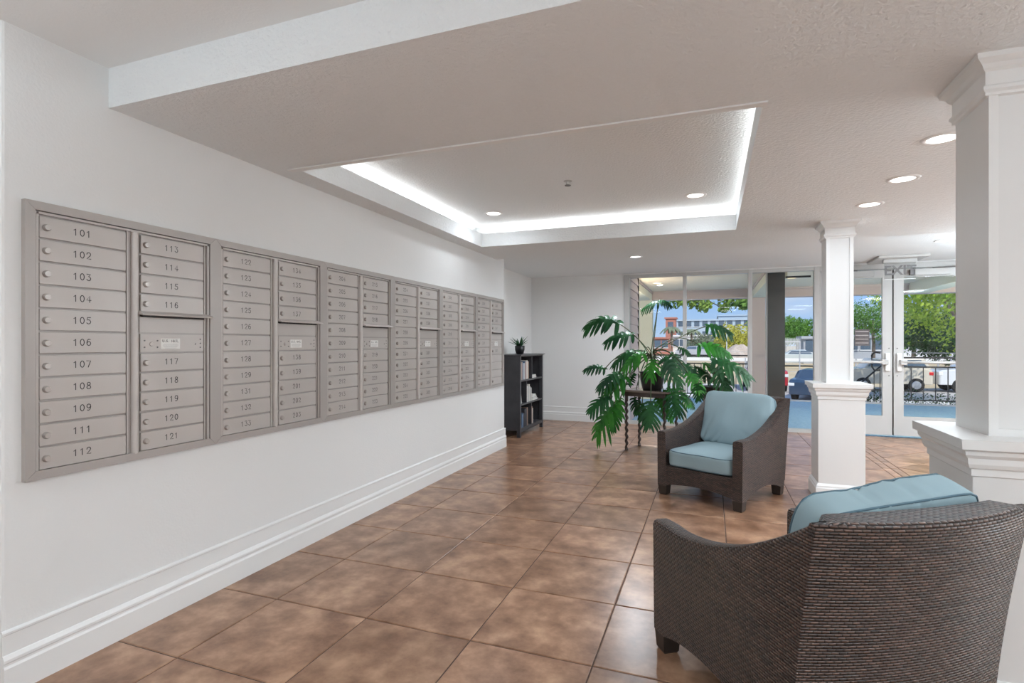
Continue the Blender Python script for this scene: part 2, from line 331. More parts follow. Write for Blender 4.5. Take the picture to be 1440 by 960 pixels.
# cove light tapes with a lamp each
for i,(x0,x1,y0,y1,nm) in enumerate(((tx0-g+.02,tx0-g+.05,ty0,ty1,'left'),(tx1+g-.05,tx1+g-.02,ty0,ty1,'right'),(tx0,tx1,ty1+g-.05,ty1+g-.02,'far'),(tx0,tx1,ty0-g+.02,ty0-g+.05,'near'))):
    t=thing('cove_light','thin white light tape in the %s cove of the ceiling tray'%nm,'light strip',((x0+x1)/2,(y0+y1)/2,2.651))
    hx,hy=(x1-x0)/2,(y1-y0)/2
    B().box(-hx,hx,-hy,hy,0,.006).obj('tape',M['led'],t)
    l=light('lamp','AREA',(0,0,.012),COVE_W,rot=(PI,0,0),shape='RECTANGLE',size=2*hx,size_y=2*hy); l.parent=t
# sprinkler
t=thing('fire_sprinkler','small dark sprinkler head hanging from tray ceiling','sprinkler',(-1.115,4.32,2.745))
B().lathe([(.035,0),(.035,-.004),(.012,-.008),(.012,-.03),(.006,-.034)],seg=14).obj('body',M['alum'],t,smooth=False)
B().lathe([(.006,-.034),(.026,-.036),(.026,-.039),(.004,-.041)],seg=14).obj('deflector',M['exitink'],t)

# ---------------------------------------------------------------- columns
def sweep_square(b,cx,cy,hx,hy,prof):
    b.rings([[(cx-hx-o_,cy-hy-o_,z),(cx+hx+o_,cy-hy-o_,z),(cx+hx+o_,cy+hy+o_,z),(cx-hx-o_,cy+hy+o_,z)] for o_,z in prof])
def column(label,cx,cy,hx,hy,zc=ZS):
    t=thing('square_column',label,'column',(cx,cy,0))
    uh,vh=hx-.075,hy-.075
    b=B(); b.box(-hx,hx,-hy,hy,0,.97); b.obj('pedestal',M['col'],t,bevel=.003)
    b=B(); sweep_square(b,0,0,hx,hy,[(0,.0),(.022,0),(.022,.11),(.016,.12),(.016,.132),(.004,.15),(0,.15)]); b.obj('base_moulding',M['trim'],t)
    b=B(); sweep_square(b,0,0,hx,hy,[(0,.90),(.006,.905),(.006,.93),(.014,.935),(.020,.95),(.022,.972),(.032,.985),(.034,1.0),(.048,1.008),(.05,1.045),(0,1.047)]); b.obj('cap_moulding',M['trim'],t)
    b=B(); b.box(-uh,uh,-vh,vh,1.045,zc); b.obj('shaft',M['col'],t,bevel=.002)
    # stiles and rails round each shaft face (raised frame, recessed field)
    e_=.009; s_=.03
    b=B()
    for sy in (-1,1):
        yy0,yy1=sorted((sy*vh,sy*(vh+e_)))
        b.box(-uh,-uh+s_,yy0,yy1,1.046,zc-.15); b.box(uh-s_,uh,yy0,yy1,1.046,zc-.15); b.box(-uh+s_,uh-s_,yy0,yy1,1.046,1.075)
    b.obj('shaft_frame',M['trim'],t)
    b=B(); sweep_square(b,0,0,uh,vh,[(0,zc-.155),(.012,zc-.15),(.012,zc-.14),(.020,zc-.13),(.020,zc-.118),(.012,zc-.11),(.012,zc-.06),(.022,zc-.05),(.030,zc-.035),(.048,zc-.018),(.05,zc),(0,zc)]); b.obj('crown_moulding',M['trim'],t)
    return t
column('slim white square column with pedestal standing left of the glass doors',1.078,5.64,.182,.175)
column('large white square column at right edge of picture',1.12,2.71,.20,.215)

# ---------------------------------------------------------------- storefront windows and doors
GY=YB+.05
def frame_bars(t,x0,x1,z0,z1,bar,m=M['alum'],y0=YB,y1=YB+.1):
    B().box(x0,x1,y0,y1,z0,z0+bar).obj('rail',m,t); B().box(x0,x1,y0,y1,z1-bar,z1).obj('rail',m,t)
xsw=[-1.435,-.455,.555,1.50]
for i in range(3):
    t=sroot('window_%d'%(i+1),['left storefront window pane behind plant','middle storefront window pane','right storefront window pane with dark post outside'][i])
    a=xsw[i]; b_=xsw[i+1]
    B().box(a,a+(.06 if i else .09),YB-.02,YB+.1,0,2.6).obj('mullion',M['alum'],t,bevel=.004)
    B().box(a+.06,b_,YB-.01,YB+.09,2.545,2.6).obj('rail',M['alum'],t); B().box(a+.06,b_,YB-.01,YB+.09,0,.055).obj('rail',M['alum'],t)
    B().box(a+.06,b_,GY-.004,GY+.004,.055,2.545).obj('pane',M['glass'],t)
B_=sroot('window_4','aluminium mullion between windows and entrance doors'); B().box(1.50,1.58,YB-.02,YB+.1,0,2.6).obj('mullion',M['alum'],B_,bevel=.004)
# header above doors
t=sroot('trim_2','white metal header frame above entrance doors'); B().box(1.58,3.75,YB-.02,YB+.1,2.52,2.60).obj('header',M['alum'],t,bevel=.004); B().box(3.63,3.75,YB-.02,YB+.1,0,2.52).obj('jamb',M['alum'],t)
def door(n,x0,x1,hinge_left):
    r=sroot('door_%d'%n,['left','right'][n-1]+' white-framed glass entrance door with push bar')
    y0,y1=YB,YB+.05; st=.125; zt=2.51
    b=B(); b.box(x0,x0+st,y0,y1,.03,zt); b.box(x1-st,x1,y0,y1,.03,zt); b.box(x0+st,x1-st,y0,y1,.03,.315); b.box(x0+st,x1-st,y0,y1,2.39,zt)
    f=b.obj('door_frame',M['alum'],r)
    B().box(x0+st,x1-st,y0+.02,y0+.027,.315,2.39).obj('pane',M['glass'],r)
    lat=x1-st/2 if hinge_left else x0+st/2; far=x0+.1 if hinge_left else x1-.1; s=-1 if hinge_left else 1
    pb=B().tube([(lat+s*.02,y0-.06,1.125),(far,y0-.06,1.125)],.022,seg=10).obj('push_bar',M['alum'],r,smooth=True)
    B().box(min(lat,lat+s*.09),max(lat,lat+s*.09),y0-.08,y0-.0,1.085,1.165).obj('bar_end',M['alum'],pb,bevel=.01)
    B().box(lat-.032,lat+.032,y0-.035,y0,.99,1.26).obj('lock_plate',M['ring'],pb,bevel=.012)
    for dz in (.92,1.33): B().tube([(lat-s*.02,y0-.008,dz),(lat-s*.02,y0+.001,dz)],.009,seg=8).obj('screw',M['exitink'],r)
    cx0=lat+s*.18; cx1=lat+s*.62; a,c=min(cx0,cx1),max(cx0,cx1)
    clo=B().box(a,c,y0-.07,y0,2.405,2.495).obj('door_closer',M['alum'],r,bevel=.006)
    B().box(a-.03 if s<0 else a-.05,a,y0-.065,y0-.005,2.41,2.49).obj('closer_end',M['exitink'],clo)
    B().tube([((a+c)/2,y0-.05,2.50),((a+c)/2+s*.3,y0-.10,2.508)],.010,seg=6).obj('closer_arm',M['exitink'],clo)
    return r
d1=door(1,1.585,2.533,True); d2=door(2,2.552,3.62,False)
# weather gap strip
B().box(2.533,2.552,YB+.03,YB+.04,.03,2.5).obj('door_gap_seal',M['dark'],d1)
# outer pull handle
hp=[(2.40,YB+.06,1.26),(2.33,YB+.09,1.27),(2.30,YB+.12,1.22),(2.30,YB+.12,1.05),(2.33,YB+.09,.99),(2.40,YB+.06,1.0)]
o=B().tube(hp,.013,seg=8).obj('pull_handle',M['rail'],d1,smooth=True)
# sign on left door
t=thing('door_notice','small dark notice board with pale lines on the left glass door','sign',(2.145,YB+.005,1.493))
B().box(-.098,.098,-.002,.006,-.125,.125).obj('board',M['sign'],t)
for k in range(4): B().box(-.085,.085,-.004,-.002,.085-k*.058,.097-k*.058).obj('printed_line',M['signink'],t)
# EXIT sign
t=thing('exit_sign','clear acrylic EXIT sign hanging from ceiling above the entrance doors','sign',(2.475,8.95,0))
B().box(-.30,.30,-.2,.42,ZF-.035,ZF).obj('ceiling_canopy',M['alum'],t,bevel=.01)
B().box(-.20,.20,-.03,.03,2.535,2.585).obj('lamp_housing',M['alum'],t,bevel=.006)
ac=glassmat('sign_clear_acrylic',(.90,.90,.90),.006)
B().box(-.185,.185,-.004,.004,2.31,2.535).obj('sign_plate',ac,t)
text('lettering','EXIT',.185,mat('exit_letter_grey',(.13,.125,.125),.5),t,(0,-.009,2.423),(PI/2,0,0),.002,.004)
B().box(-.185,.185,-.008,.008,2.300,2.311).obj('plate_edge',M['acrylic'],t)
# alarm cable beside the window
# ---------------------------------------------------------------- mailboxes
GL={'0':[[(.5+.42*math.cos(a),.5+.5*math.sin(a)) for a in [2*PI*k/16 for k in range(17)]]],
'1':[[(.15,.78),(.5,1),(.5,0)]],
'2':[[(.08,.74),(.15,.92),(.35,1),(.62,1),(.85,.9),(.9,.72),(.8,.52),(.08,0),(.94,0)]],
'3':[[(.1,1),(.88,1),(.45,.6),(.72,.56),(.92,.38),(.88,.15),(.65,0),(.32,0),(.08,.16)]],
'4':[[(.7,0),(.7,1),(.04,.3),(.98,.3)]],
'5':[[(.86,1),(.2,1),(.12,.56),(.4,.64),(.7,.6),(.92,.38),(.86,.13),(.62,0),(.3,0),(.07,.13)]],
'6':[[(.8,.94),(.5,1),(.2,.82),(.07,.4),(.16,.1),(.45,0),(.78,.05),(.93,.28),(.84,.52),(.55,.62),(.25,.55),(.09,.36)]],
'7':[[(.06,1),(.92,1),(.38,0)]],
'8':[[(.5,.54),(.2,.65),(.15,.85),(.35,1),(.65,1),(.85,.85),(.8,.65),(.5,.54),(.15,.42),(.06,.2),(.25,0),(.75,0),(.94,.2),(.85,.42),(.5,.54)]],
'9':[[(.2,.06),(.5,0),(.8,.18),(.93,.6),(.84,.9),(.55,1),(.22,.95),(.07,.72),(.16,.48),(.45,.38),(.75,.45),(.91,.64)]]}
GLM={'M':[[(0,0),(0,1),(.5,.3),(1,1),(1,0)]],'A':[[(0,0),(.5,1),(1,0)],[(.2,.35),(.8,.35)]],'I':[[(.5,0),(.5,1)]],'L':[[(0,1),(0,0),(.8,0)]],'U':[[(0,1),(0,.2),(.3,0),(.7,0),(1,.2),(1,1)]],'S':[[(.9,.85),(.5,1),(.1,.8),(.3,.55),(.8,.42),(.9,.18),(.5,0),(.08,.15)]],'.':[[(.4,0),(.4,.12)]],' ':[]}
def strokes(b,txt,h,wd,adv,r,x=.0004):
    # text lies in local plane: reading direction +Y (as seen from +X side it reads left to right), up +Z
    n=len(txt); tot=adv*(n-1)+wd
    for k,ch in enumerate(txt):
        for path in (GL.get(ch) or GLM.get(ch)):
            pts=[Vector((0,-tot/2+k*adv+px*wd,(py-.5)*h)) for px,py in path]
            L_=[];R_=[]
            for i,p in enumerate(pts):
                d=(pts[min(i+1,len(pts)-1)]-pts[max(i-1,0)]).normalized(); nn=Vector((0,-d.z,d.y))
                if i==0: p=p-d*r
                if i==len(pts)-1: p=p+d*r
                L_.append(p+nn*r); R_.append(p-nn*r)
            m0=len(b.v); 
            for q in L_+R_: b.v.append((x,q.y,q.z))
            k_=len(pts)
            for i in range(k_-1): b.f.append((m0+i,m0+i+1,m0+k_+i+1,m0+k_+i))
PU=.895; RH=.0970; ZT=1.935
# the wall is seen from +X; reading direction is +Y (away from camera)
door_l=B().box(0,.009,0,.352,-RH+.006,-.003).mesh('door',M['mail'],bevel=.0015,bseg=1)
door_r=B().box(0,.009,0,.345,-RH+.006,-.003).mesh('door',M['mail'],bevel=.0015,bseg=1)
lk=B(); n=14
lk.rings([[(x,.0+r*math.cos(2*PI*j/n),r*math.sin(2*PI*j/n)) for j in range(n)] for x,r in ((0,.015),(.010,.0135),(.014,.011))]); lock_me=lk.mesh('lock',M['chrome'],auto=.6)
key_me=B().box(0,.0012,-.0015,.0015,-.006,.006).mesh('keyhole',M['ink'])
label_me=B().box(0,.001,0,.105,-.027,.027).mesh('mail_label',M['label'])
mark=B(); strokes(mark,'U.S. MAIL',.012,.0075,.0098,.0011); 
mark_me=mark.mesh('label_lettering',M['ink'])
fine=B()
for k,(w_) in enumerate((.075,.085,.08,.07,.06)): fine.box(0,.0002,-w_/2,w_/2,-.003-k*.0052,-.0015-k*.0052)
fine_me=fine.mesh('label_fine_print',mat('label_grey',(.45,.44,.42),.6))
nums=[['101 102 103 104 105 106 107 108 109 111 112','113 114 115 116','117 118 119 120 121'],
['122 123 124 125 126 127 128 129 131 132 133','134 135 136 137','138 139 201 202 203'],
['204 205 206 207 208 209 210 211 212 213 214','215 216 217 218','219 220 221 222 223'],
['224 225 226 227 228 229 231 232 233 234 235','236 237 238 239','301 302 303 304 305'],
['306 307 308 309 310 311 312 313 314 315 316','317 318 319 320','321 322 323 324 325'],
['326 327 328 329 331 332 333 334 335 336 337','338 339 340 341','342']]
pos_words=['nearest mailbox panel at far left, boxes 101 to 121','second mailbox panel from the left, boxes 122 to 203','third mailbox panel from the left, boxes 204 to 223','fourth mailbox panel from the left','fifth mailbox panel, last but one before the bookcase','sixth and farthest mailbox panel, beside the bookcase recess']
for u in range(6):
    y0=1.352+PU*u
    t=thing('mailbox_panel','taupe metal '+pos_words[u],'mailbox',(XL,y0,.836),0,'mailbox panels along the left wall'); del t['group']
    Z=lambda z: z-.836
    B().box(.0005,.006,.03,.865,Z(.86),Z(1.945)).obj('back_plate',M['mailframe'],t)
    b=B(); bw=.037; H_=1.154
    # mitred outer trim: four bars
    def bar(poly): 
        b.rings([[(.0005,y,z) for y,z in poly],[(.026,y,z) for y,z in poly]])
    e=.0008
    bar([(0,0),(PU,0),(PU-bw,bw-e),(bw,bw-e)]); bar([(0,H_),(bw,H_-bw+e),(PU-bw,H_-bw+e),(PU,H_)]); bar([(0,e),(bw-e,bw),(bw-e,H_-bw),(0,H_-e)]); bar([(PU,e),(PU,H_-e),(PU-bw+e,H_-bw),(PU-bw+e,bw)])
    b.obj('outer_frame',M['mailframe'],t)
    zb,zt=Z(.868),Z(1.940)
    b=B(); b.box(.006,.020,.040,.050,zb,zt).box(.006,.020,.845,.856,zb,zt).box(.006,.020,.050,.845,zt,zt+.010).box(.006,.020,.050,.845,zb-.005,zb); b.obj('inner_frame',M['mail'],t)
    b=B(); b.rings([[(.006+.024*math.sin(a),.451-.017*math.cos(a),z) for a in [PI*k/8 for k in range(9)]] for z in (zb,zt)]); b.obj('centre_pole',M['pole'],t,auto=.8)
    def add_door(y,row,me,txt,w_,locked=True):
        z=Z(ZT-row*RH)
        d=link('door',me,t); d.location=(.008,y,z)
        if locked:
            l_=link('lock',lock_me,d); l_.location=(.009,.024,-.048 if True else 0)
        if txt:
            sb=B(); strokes(sb,txt,.028,.0185,.0265,.0018); nn=sb.obj('number',M['ink'],d); nn.location=(.0094,w_*.46,-.044)
    L_,R1,R2=[s.split() for s in nums[u]]
    for r_ in range(11): add_door(.054,r_,door_l,L_[r_],.352)
    for r_ in range(4): add_door(.478,r_,door_r,R1[r_],.345)
    for r_ in range(5): add_door(.478,6+r_,door_r,R2[r_] if r_<len(R2) else '',.345,locked=(r_ in (0,4) or u<5))
    # bead strips to the right of the doors: hinge shadow gap shown as real recess, thin hinge strip
    B().box(.006,.016,.4105,.416,zb,zt).box(.006,.016,.8285,.834,zb,zt).obj('hinge_strip',M['mail'],t)
    # outgoing mail slot
    z5=Z(ZT-4*RH); z6=Z(ZT-5*RH)
    B().box(.008,.012,.474,.826,z5-RH+.006,z5-.014).obj('slot_panel',M['mail'],t)
    B().box(.0075,.030,.480,.818,z5-.016,z5-.003).obj('mail_slot',M['dark'],t)
    b=B(); b.rings([[(.010,y,z5+.016),(.052,y,z5-.000),(.056,y,z5-.006),(.052,y,z5-.009),(.010,y,z5-.001)] for y in (.462,.858)]); b.obj('slot_hood',M['pole'],t,bevel=.002)
    lp=B().box(.008,.015,.476,.823,z6-RH+.006,z6-.003).obj('mail_label_panel',M['mail'],t)
    q=link('mail_label',label_me,lp); q.location=(.0152,.580,z6-.050)
    # lettering kept as a sibling on the panel: three levels at most
    q=link('label_lettering',mark_me,lp); q.location=(.0165,.632,z6-.036)
    q=link('label_fine_print',fine_me,lp); q.location=(.0164,.632,z6-.050)
    q=link('lock',lock_me,lp); q.location=(.012,.532,z6-.052); q.scale=(.4,.8,.8)
    sc=B()
    for (yy,zz) in ((.497,-.035),(.497,-.068),(.563,-.035),(.563,-.068),(.775,-.052),(.805,-.026),(.805,-.048),(.805,-.070)): 
        sc.rings([[(x,yy+.0035*math.cos(2*PI*j/8),z6+zz+.0035*math.sin(2*PI*j/8)) for j in range(8)] for x in (.015,.0175)])
    sc.obj('rivets',M['exitink'],lp)

# ---------------------------------------------------------------- wicker armchairs
def boxuv(me):
    uv=me.uv_layers.new(name='UVMap')
    for p in me.polygons:
        n=p.normal; a=max(range(3),key=lambda i:abs(n[i]))
        for li in p.loop_indices:
            v=me.vertices[me.loops[li].vertex_index].co
            uv.data[li].uv=((v.y,v.z) if a==0 else (v.x,v.z) if a==1 else (v.x,v.y))
def wicker(b,name,parent,**k):
    me=b.mesh(name,M['weave'],**k); boxuv(me); return link(name,me,parent)
def topz(t):   # arm top as function of depth 0..1
    if t<.18: return .587+.004*math.sin(t/.18*PI)
    q=(t-.18)/.82; return .587+.298*(.18*q+.82*q**2.3)
def chair(label,loc,rz,dz=0,tilt=0,cy=.0):
    W,Dp=.80,.86; h=W/2; ath=.085
    t=thing('wicker_armchair',label,'armchair',(*loc,0),rz)
    def rake(y,z): return y+.115*(y/Dp)*(max(z,0)/.885)**1.6
    for sx in (-1,1):
        rs=[]; N=22
        for i in range(N+1):
            q=i/N; y=(Dp-.012)*q; zt_=topz(q); zb_=.085+.065*math.sin(PI*min(1,max(0,(q-.11)/.78)))**.7 if .11<q<.89 else .085
            K=9; ring=[]; xo=sx*h; xi=sx*(h-ath); 
            out=[(xo,zb_+(zt_-.02-zb_)*k/K) for k in range(K+1)]; rd=[(xo-sx*.006,zt_-.006),(xo-sx*.02,zt_),(xi+sx*.02,zt_),(xi+sx*.006,zt_-.006)]
            inn=[(xi,zb_+(zt_-.02-zb_)*k/K) for k in range(K,-1,-1)]
            for x,z in out+rd+inn:
                fl=1+.02*((z-.1)/.8)
                ring.append((x*fl,rake(y,z)+(.0 if q>0 else .0),z))
            rs.append(ring)
        b=B().rings(rs); wicker(b,'arm',t,auto=.6)
    # back panel, bowed outwards
    rs=[]; N=18
    ex=lambda x,z: x*(1.002+.02*((z-.1)/.8))
    for i in range(N+1):
        x=-h+W*i/N; bow=.085*(1-(2*x/W)**2); ring=[]
        zs=[.13+(.865-.13)*k/9 for k in range(10)]
        for z in zs: ring.append((x,rake(Dp,z)+bow*(.35+.65*z/.885)+.002,z))
        tk=.085 if abs(x)<h-ath*.9 else .022; cz=.888 if tk>.05 else .884
        ring+= [(x,rake(Dp,.88)+bow-.006,.880),(x,rake(Dp,.88)+bow-.014,cz),(x,rake(Dp,.88)-tk+.012+bow*.4,cz),(x,rake(Dp,.88)-tk+bow*.3,.880)]
        for z in zs[::-1]: ring.append((x,rake(Dp,z)-tk-.002+bow*.2,z))
        rs.append([(ex(p[0],p[2]),p[1],p[2]) for p in ring])
    wicker(B().rings(rs),'backrest',t,auto=.6)
    # front apron with shallow arch
    rs=[]
    for i in range(13):
        q=i/12; x=-h+ath+(W-2*ath)*q; zb_=.10+.03*math.sin(PI*q)
        rs.append([(x,.004,zb_),(x,.004,.19),(x,.004,.275),(x,.05,.275),(x,.05,.19),(x,.05,zb_)])
    wicker(B().rings(rs),'apron',t)
    B().box(-h+ath,h-ath,.05,Dp-.05,.245,.270).obj('seat_deck',M['foot'],t)
    for sx in (-1,1):
        for y in (.004,Dp-.085):
            xa,xb=sorted((sx*(h-.002),sx*(h-.088)))
            b=B(); b.rings([[(xa+o_,y+o_,z),(xb-o_,y+o_,z),(xb-o_,y+.08-o_,z),(xa+o_,y+.08-o_,z)] for o_,z in ((.012,0),(.006,.01),(0,.09))]); b.obj('leg',M['foot'],t)
    return t
def foldd(q,folds):
    r=0
    for x0,y0,x1,y1,dp,wd in folds:
        a=Vector((x0,y0)); d=Vector((x1-x0,y1-y0)); L2=d.length_squared; p=Vector((q.x,q.y))-a; t_=min(1,max(0,p.dot(d)/L2)); ds=(p-d*t_).length
        r+=dp*math.exp(-(ds/wd)**2)*(1-t_*.8)-dp*.6*math.exp(-((ds-wd*1.9)/wd)**2)*(1-t_)
    return r
def cushion(name,label,parentchair,wid,dep,hgt,off,rx,n1=7,puff=.0,seed=0,piping=(.62,),crease=.012,group=None,folds=(),roll=0):
    bm=bmesh.new(); bmesh.ops.create_cube(bm,size=2); bmesh.ops.subdivide_edges(bm,edges=bm.edges[:],cuts=27,use_grid_fill=True)
    for v in bm.verts:
        p=v.co.copy(); n=n1; L_=(abs(p.x)**n+abs(p.y)**n+abs(p.z)**n)**(1/n); p/=L_
        r2=(1-p.x*p.x)*(1-p.y*p.y)
        pz=p.z*(1+puff*r2)
        q=Vector((p.x*wid/2,p.y*dep/2,pz*hgt/2))
        e_=crease*noise.noise(Vector((q.x*5+seed,q.y*5,q.z*3)))+crease*.5*abs(noise.noise(Vector((q.x*14+seed,q.y*4,seed))))-foldd(q,folds)
        v.co=q+Vector((p.x*.6,p.y*.6,p.z)).normalized()*e_
    me=bpy.data.meshes.new(name); bm.to_mesh(me); bm.free(); me.materials.append(M['cushion']); me.polygons.foreach_set('use_smooth',[True]*len(me.polygons))
    rz=parentchair.rotation_euler[2]; R_=Matrix.Rotation(rz,4,'Z'); base=Vector(parentchair.location)+R_@Vector(off)
    t=thing(name,label,'cushion',(0,0,0),0)
    t.matrix_world=Matrix.Translation(base)@R_@Matrix.Rotation(roll,4,'Y')@Matrix.Rotation(rx,4,'X')
    o=link('cover',me,t)
    for zz in piping:
        k=(1-abs(zz)**n1)**(1/n1); pts=[]
        for i in range(64):
            a=2*PI*i/64; c_,s_=math.cos(a),math.sin(a); L_=(abs(c_)**n1+abs(s_)**n1)**(1/n1); x=c_/L_*k; y=s_/L_*k
            q=Vector((x*wid/2,y*dep/2,zz*hgt/2*(1+puff*(1-x*x)*(1-y*y))))
            e_=crease*noise.noise(Vector((q.x*5+seed,q.y*5,q.z*3)))+crease*.5*abs(noise.noise(Vector((q.x*14+seed,q.y*4,seed))))
            q+=Vector((x*.6,y*.6,zz)).normalized()*(e_+.001); pts.append(q)
        B().tube(pts,.0042,seg=6,closedpath=True).obj('piping',M['pipe'],t,smooth=True)
    return t
c1=chair('dark brown wicker armchair facing the camera, before the plant table',(-.1175,4.985),math.atan2(-.465,.886))
c2=chair('large foreground dark brown wicker armchair seen from behind',(.084,2.78),math.atan2(-.55,-.835))
sw=.80-.17-.008
cushion('seat_cushion','pale blue seat cushion in the wicker armchair facing the camera',c1,sw+.01,.74,.155,(0,.365,.352),0,n1=8,puff=.10,seed=1,piping=(.80,-.8),crease=.006)
cushion('back_cushion','pale blue back cushion, creased at its bottom corners, in the chair facing the camera',c1,sw+.035,.52,.14,(0,.765,.662),math.radians(73),n1=9,puff=.38,seed=4,piping=(0,),crease=.016,folds=((-.24,-.26,-.13,-.10,.022,.014),(-.16,-.26,-.08,-.13,.016,.012),(.26,-.24,.10,-.12,.022,.014),(.14,-.26,.10,-.16,.014,.012),(-.28,-.20,-.22,.0,.014,.014)))
cushion('seat_cushion','pale blue seat cushion in the foreground armchair',c2,sw+.01,.74,.155,(0,.365,.352),0,n1=8,puff=.10,seed=2,piping=(.80,-.8),crease=.006)
cushion('back_cushion','blue back cushion with dark piping rising above the foreground chair back',c2,sw+.0,.52,.13,(-.012,.772,.668),math.radians(72),n1=11,puff=.15,seed=9,piping=(.82,-.82),crease=.018,roll=math.radians(3.5),folds=((.1,.28,.04,.1,.01,.012),(-.05,.28,-.1,.1,.01,.012)))

# ---------------------------------------------------------------- bookcase, books, small plant
bx0,bx1,by0,by1=-3.10,-2.665,7.50,8.66; BZ=1.235
t=thing('bookcase','black wooden bookcase of three open rows beside mailbox wall','bookcase',(bx0,by0,0)); Wd=bx1-bx0; Ly=by1-by0
b=B().box(0,Wd-.0,0,.03,.10,BZ-.03); b.obj('side_panel',M['black'],t); B().box(0,Wd,Ly-.03,Ly,.10,BZ-.03).obj('side_panel',M['black'],t)
for y in (0,Ly-.05): 
    for x in (Wd-.05,0): B().box(x,x+.051,y-.002,y+.052,0,BZ-.03 if x>0 else .14).obj('corner_post',M['black'],t,bevel=.002)
B().box(0,.012,.03,Ly-.03,.10,BZ-.03).obj('back_panel',M['black'],t)
B().rings([[(0-o_*0,-o_,z),(Wd+o_,-o_,z),(Wd+o_,Ly+o_,z),(0,Ly+o_,z)] for o_,z in ((.004,BZ-.03),(.012,BZ-.015),(.028,BZ-.012),(.03,BZ))]).obj('top_board',M['black'],t)
shz=[.125,.49,.85]
for z in shz: B().box(.012,Wd-.006,.03,Ly-.03,z-.022,z).obj('shelf',M['black'],t)
B().box(Wd-.012,Wd-.001,.05,Ly-.05,.075,.104).obj('bottom_rail',M['black'],t)
divs=[.60,.36,.62]
for z,dv,zt_ in zip(shz,divs,(.468,.828,1.205)): B().box(.012,Wd-.02,dv,dv+.018,z,zt_).obj('divider',M['black'],t)
def book(y,z,th,hh,col,dep=.19,tilt=0,flat=False,lab='',grp=''):
    nm='book'; bt=thing(nm,lab,'book',(bx1-.03,by0+y,z),0,grp)
    mk=mat('book_cover',col,.6)
    if flat:
        b=B().box(-dep,0,0,hh,0,.004).box(-dep,0,0,hh,th-.004,th); b.obj('cover',mk,bt); B().box(-dep+.004,-.006,.004,hh-.004,.004,th-.004).obj('pages',M['label'],bt)
    else:
        b=B().box(-dep,0,0,.003,0,hh).box(-dep,0,th-.003,th,0,hh).box(-.004,0,0,th,0,hh); b.obj('cover',mk,bt); B().box(-dep+.006,-.004,.003,th-.003,.004,hh-.006).obj('pages',M['label'],bt)
        bt.rotation_euler=(-tilt,0,0)
    return bt
pe,wh,bl,gr,br,dk=(.52,.36,.28),(.72,.70,.66),(.13,.21,.33),(.45,.46,.45),(.30,.21,.16),(.05,.05,.06)
def row(y,z,items,g,place):
    for i,(th,hh,col,cn) in enumerate(items):
        book(y,z,th,hh,col,lab='%s upright book, %s, %s'%(cn,['first','second','third','fourth','fifth','sixth','seventh','eighth','ninth','tenth'][i]+' from the left',place),grp=g); y+=th+.003
row(.055,shz[2],[(.05,.24,pe,'peach'),(.045,.25,gr,'grey'),(.04,.27,pe,'pinkish'),(.05,.26,bl,'blue-grey'),(.045,.25,wh,'white'),(.03,.28,bl,'blue'),(.055,.27,pe,'tan'),(.05,.29,wh,'white'),(.05,.27,pe,'peach')],'books on the top shelf','top row')
row(.40,shz[1],[(.05,.25,wh,'tall white'),(.04,.24,gr,'grey'),(.05,.27,wh,'white'),(.045,.23,gr,'light grey'),(.04,.21,wh,'short white')],'books on the middle shelf','middle row')
book(.135,shz[1]+.0,.035,.30,wh,tilt=-.22,lab='white book leaning against the left side in the middle row',grp='books on the middle shelf')
row(.16,shz[0],[(.035,.20,bl,'navy'),(.04,.22,bl,'dark blue'),(.05,.21,dk,'black'),(.05,.26,dk,'large black'),(.055,.27,dk,'black'),(.05,.28,br,'brown')],'books on the bottom shelf','bottom row')
book(.105,shz[0],.04,.25,wh,tilt=-.12,lab='white book leaning at left end of the bottom row',grp='books on the bottom shelf')
book(.645,shz[0],.03,.27,pe,lab='thin tan book right of the divider in the bottom row',grp='books on the bottom shelf')
book(.68,shz[0],.03,.24,wh,lab='thin white book right of the divider in the bottom row',grp='books on the bottom shelf')
for k in range(2): book(.66,shz[2]+k*.026,.024,.24-.02*k,wh if k==0 else gr,flat=True,lab=['white book lying flat alone in top right compartment','grey book lying on the flat white one in the top right compartment'][k],grp='flat books')
for k in range(4): book(.68,shz[1]+k*.024,.022,.28-.03*k,(wh,gr,wh,wh)[k],flat=True,lab='%s book of the flat stack in middle row'%['bottom white','second grey','third white','topmost white'][k],grp='flat books')
t=thing('potted_succulent','small spiky green plant in black pot on top of the bookcase','plant',(-2.86,8.04,BZ))
B().lathe([(.045,0),(.06,.01),(.078,.07),(.08,.135),(.07,.135),(.065,.11)],seg=24).obj('pot',M['pot'],t,smooth=True)
B().lathe([(.066,.10),(.066,.118)]).obj('soil',M['soil'],t)
for k in range(22):
    a=k*2.4; el=.35+.9*random.random(); L_=.16+.09*random.random(); b=B(); rs=[]
    d=Vector((math.cos(a)*math.cos(el),math.sin(a)*math.cos(el),math.sin(el))); s=Vector((-math.sin(a),math.cos(a),0))
    for q,w_ in ((0,.008),(.3,.016),(.7,.011),(1,.001)):
        p=Vector((0,0,.115))+d*L_*q+Vector((0,0,-.03*q*q)); n_=d.cross(s)*.3
        rs.append([p-s*w_,p+n_*w_,p+s*w_,p-n_*w_])
    b.rings(rs).obj('leaf',M['leaf'],t,smooth=True)

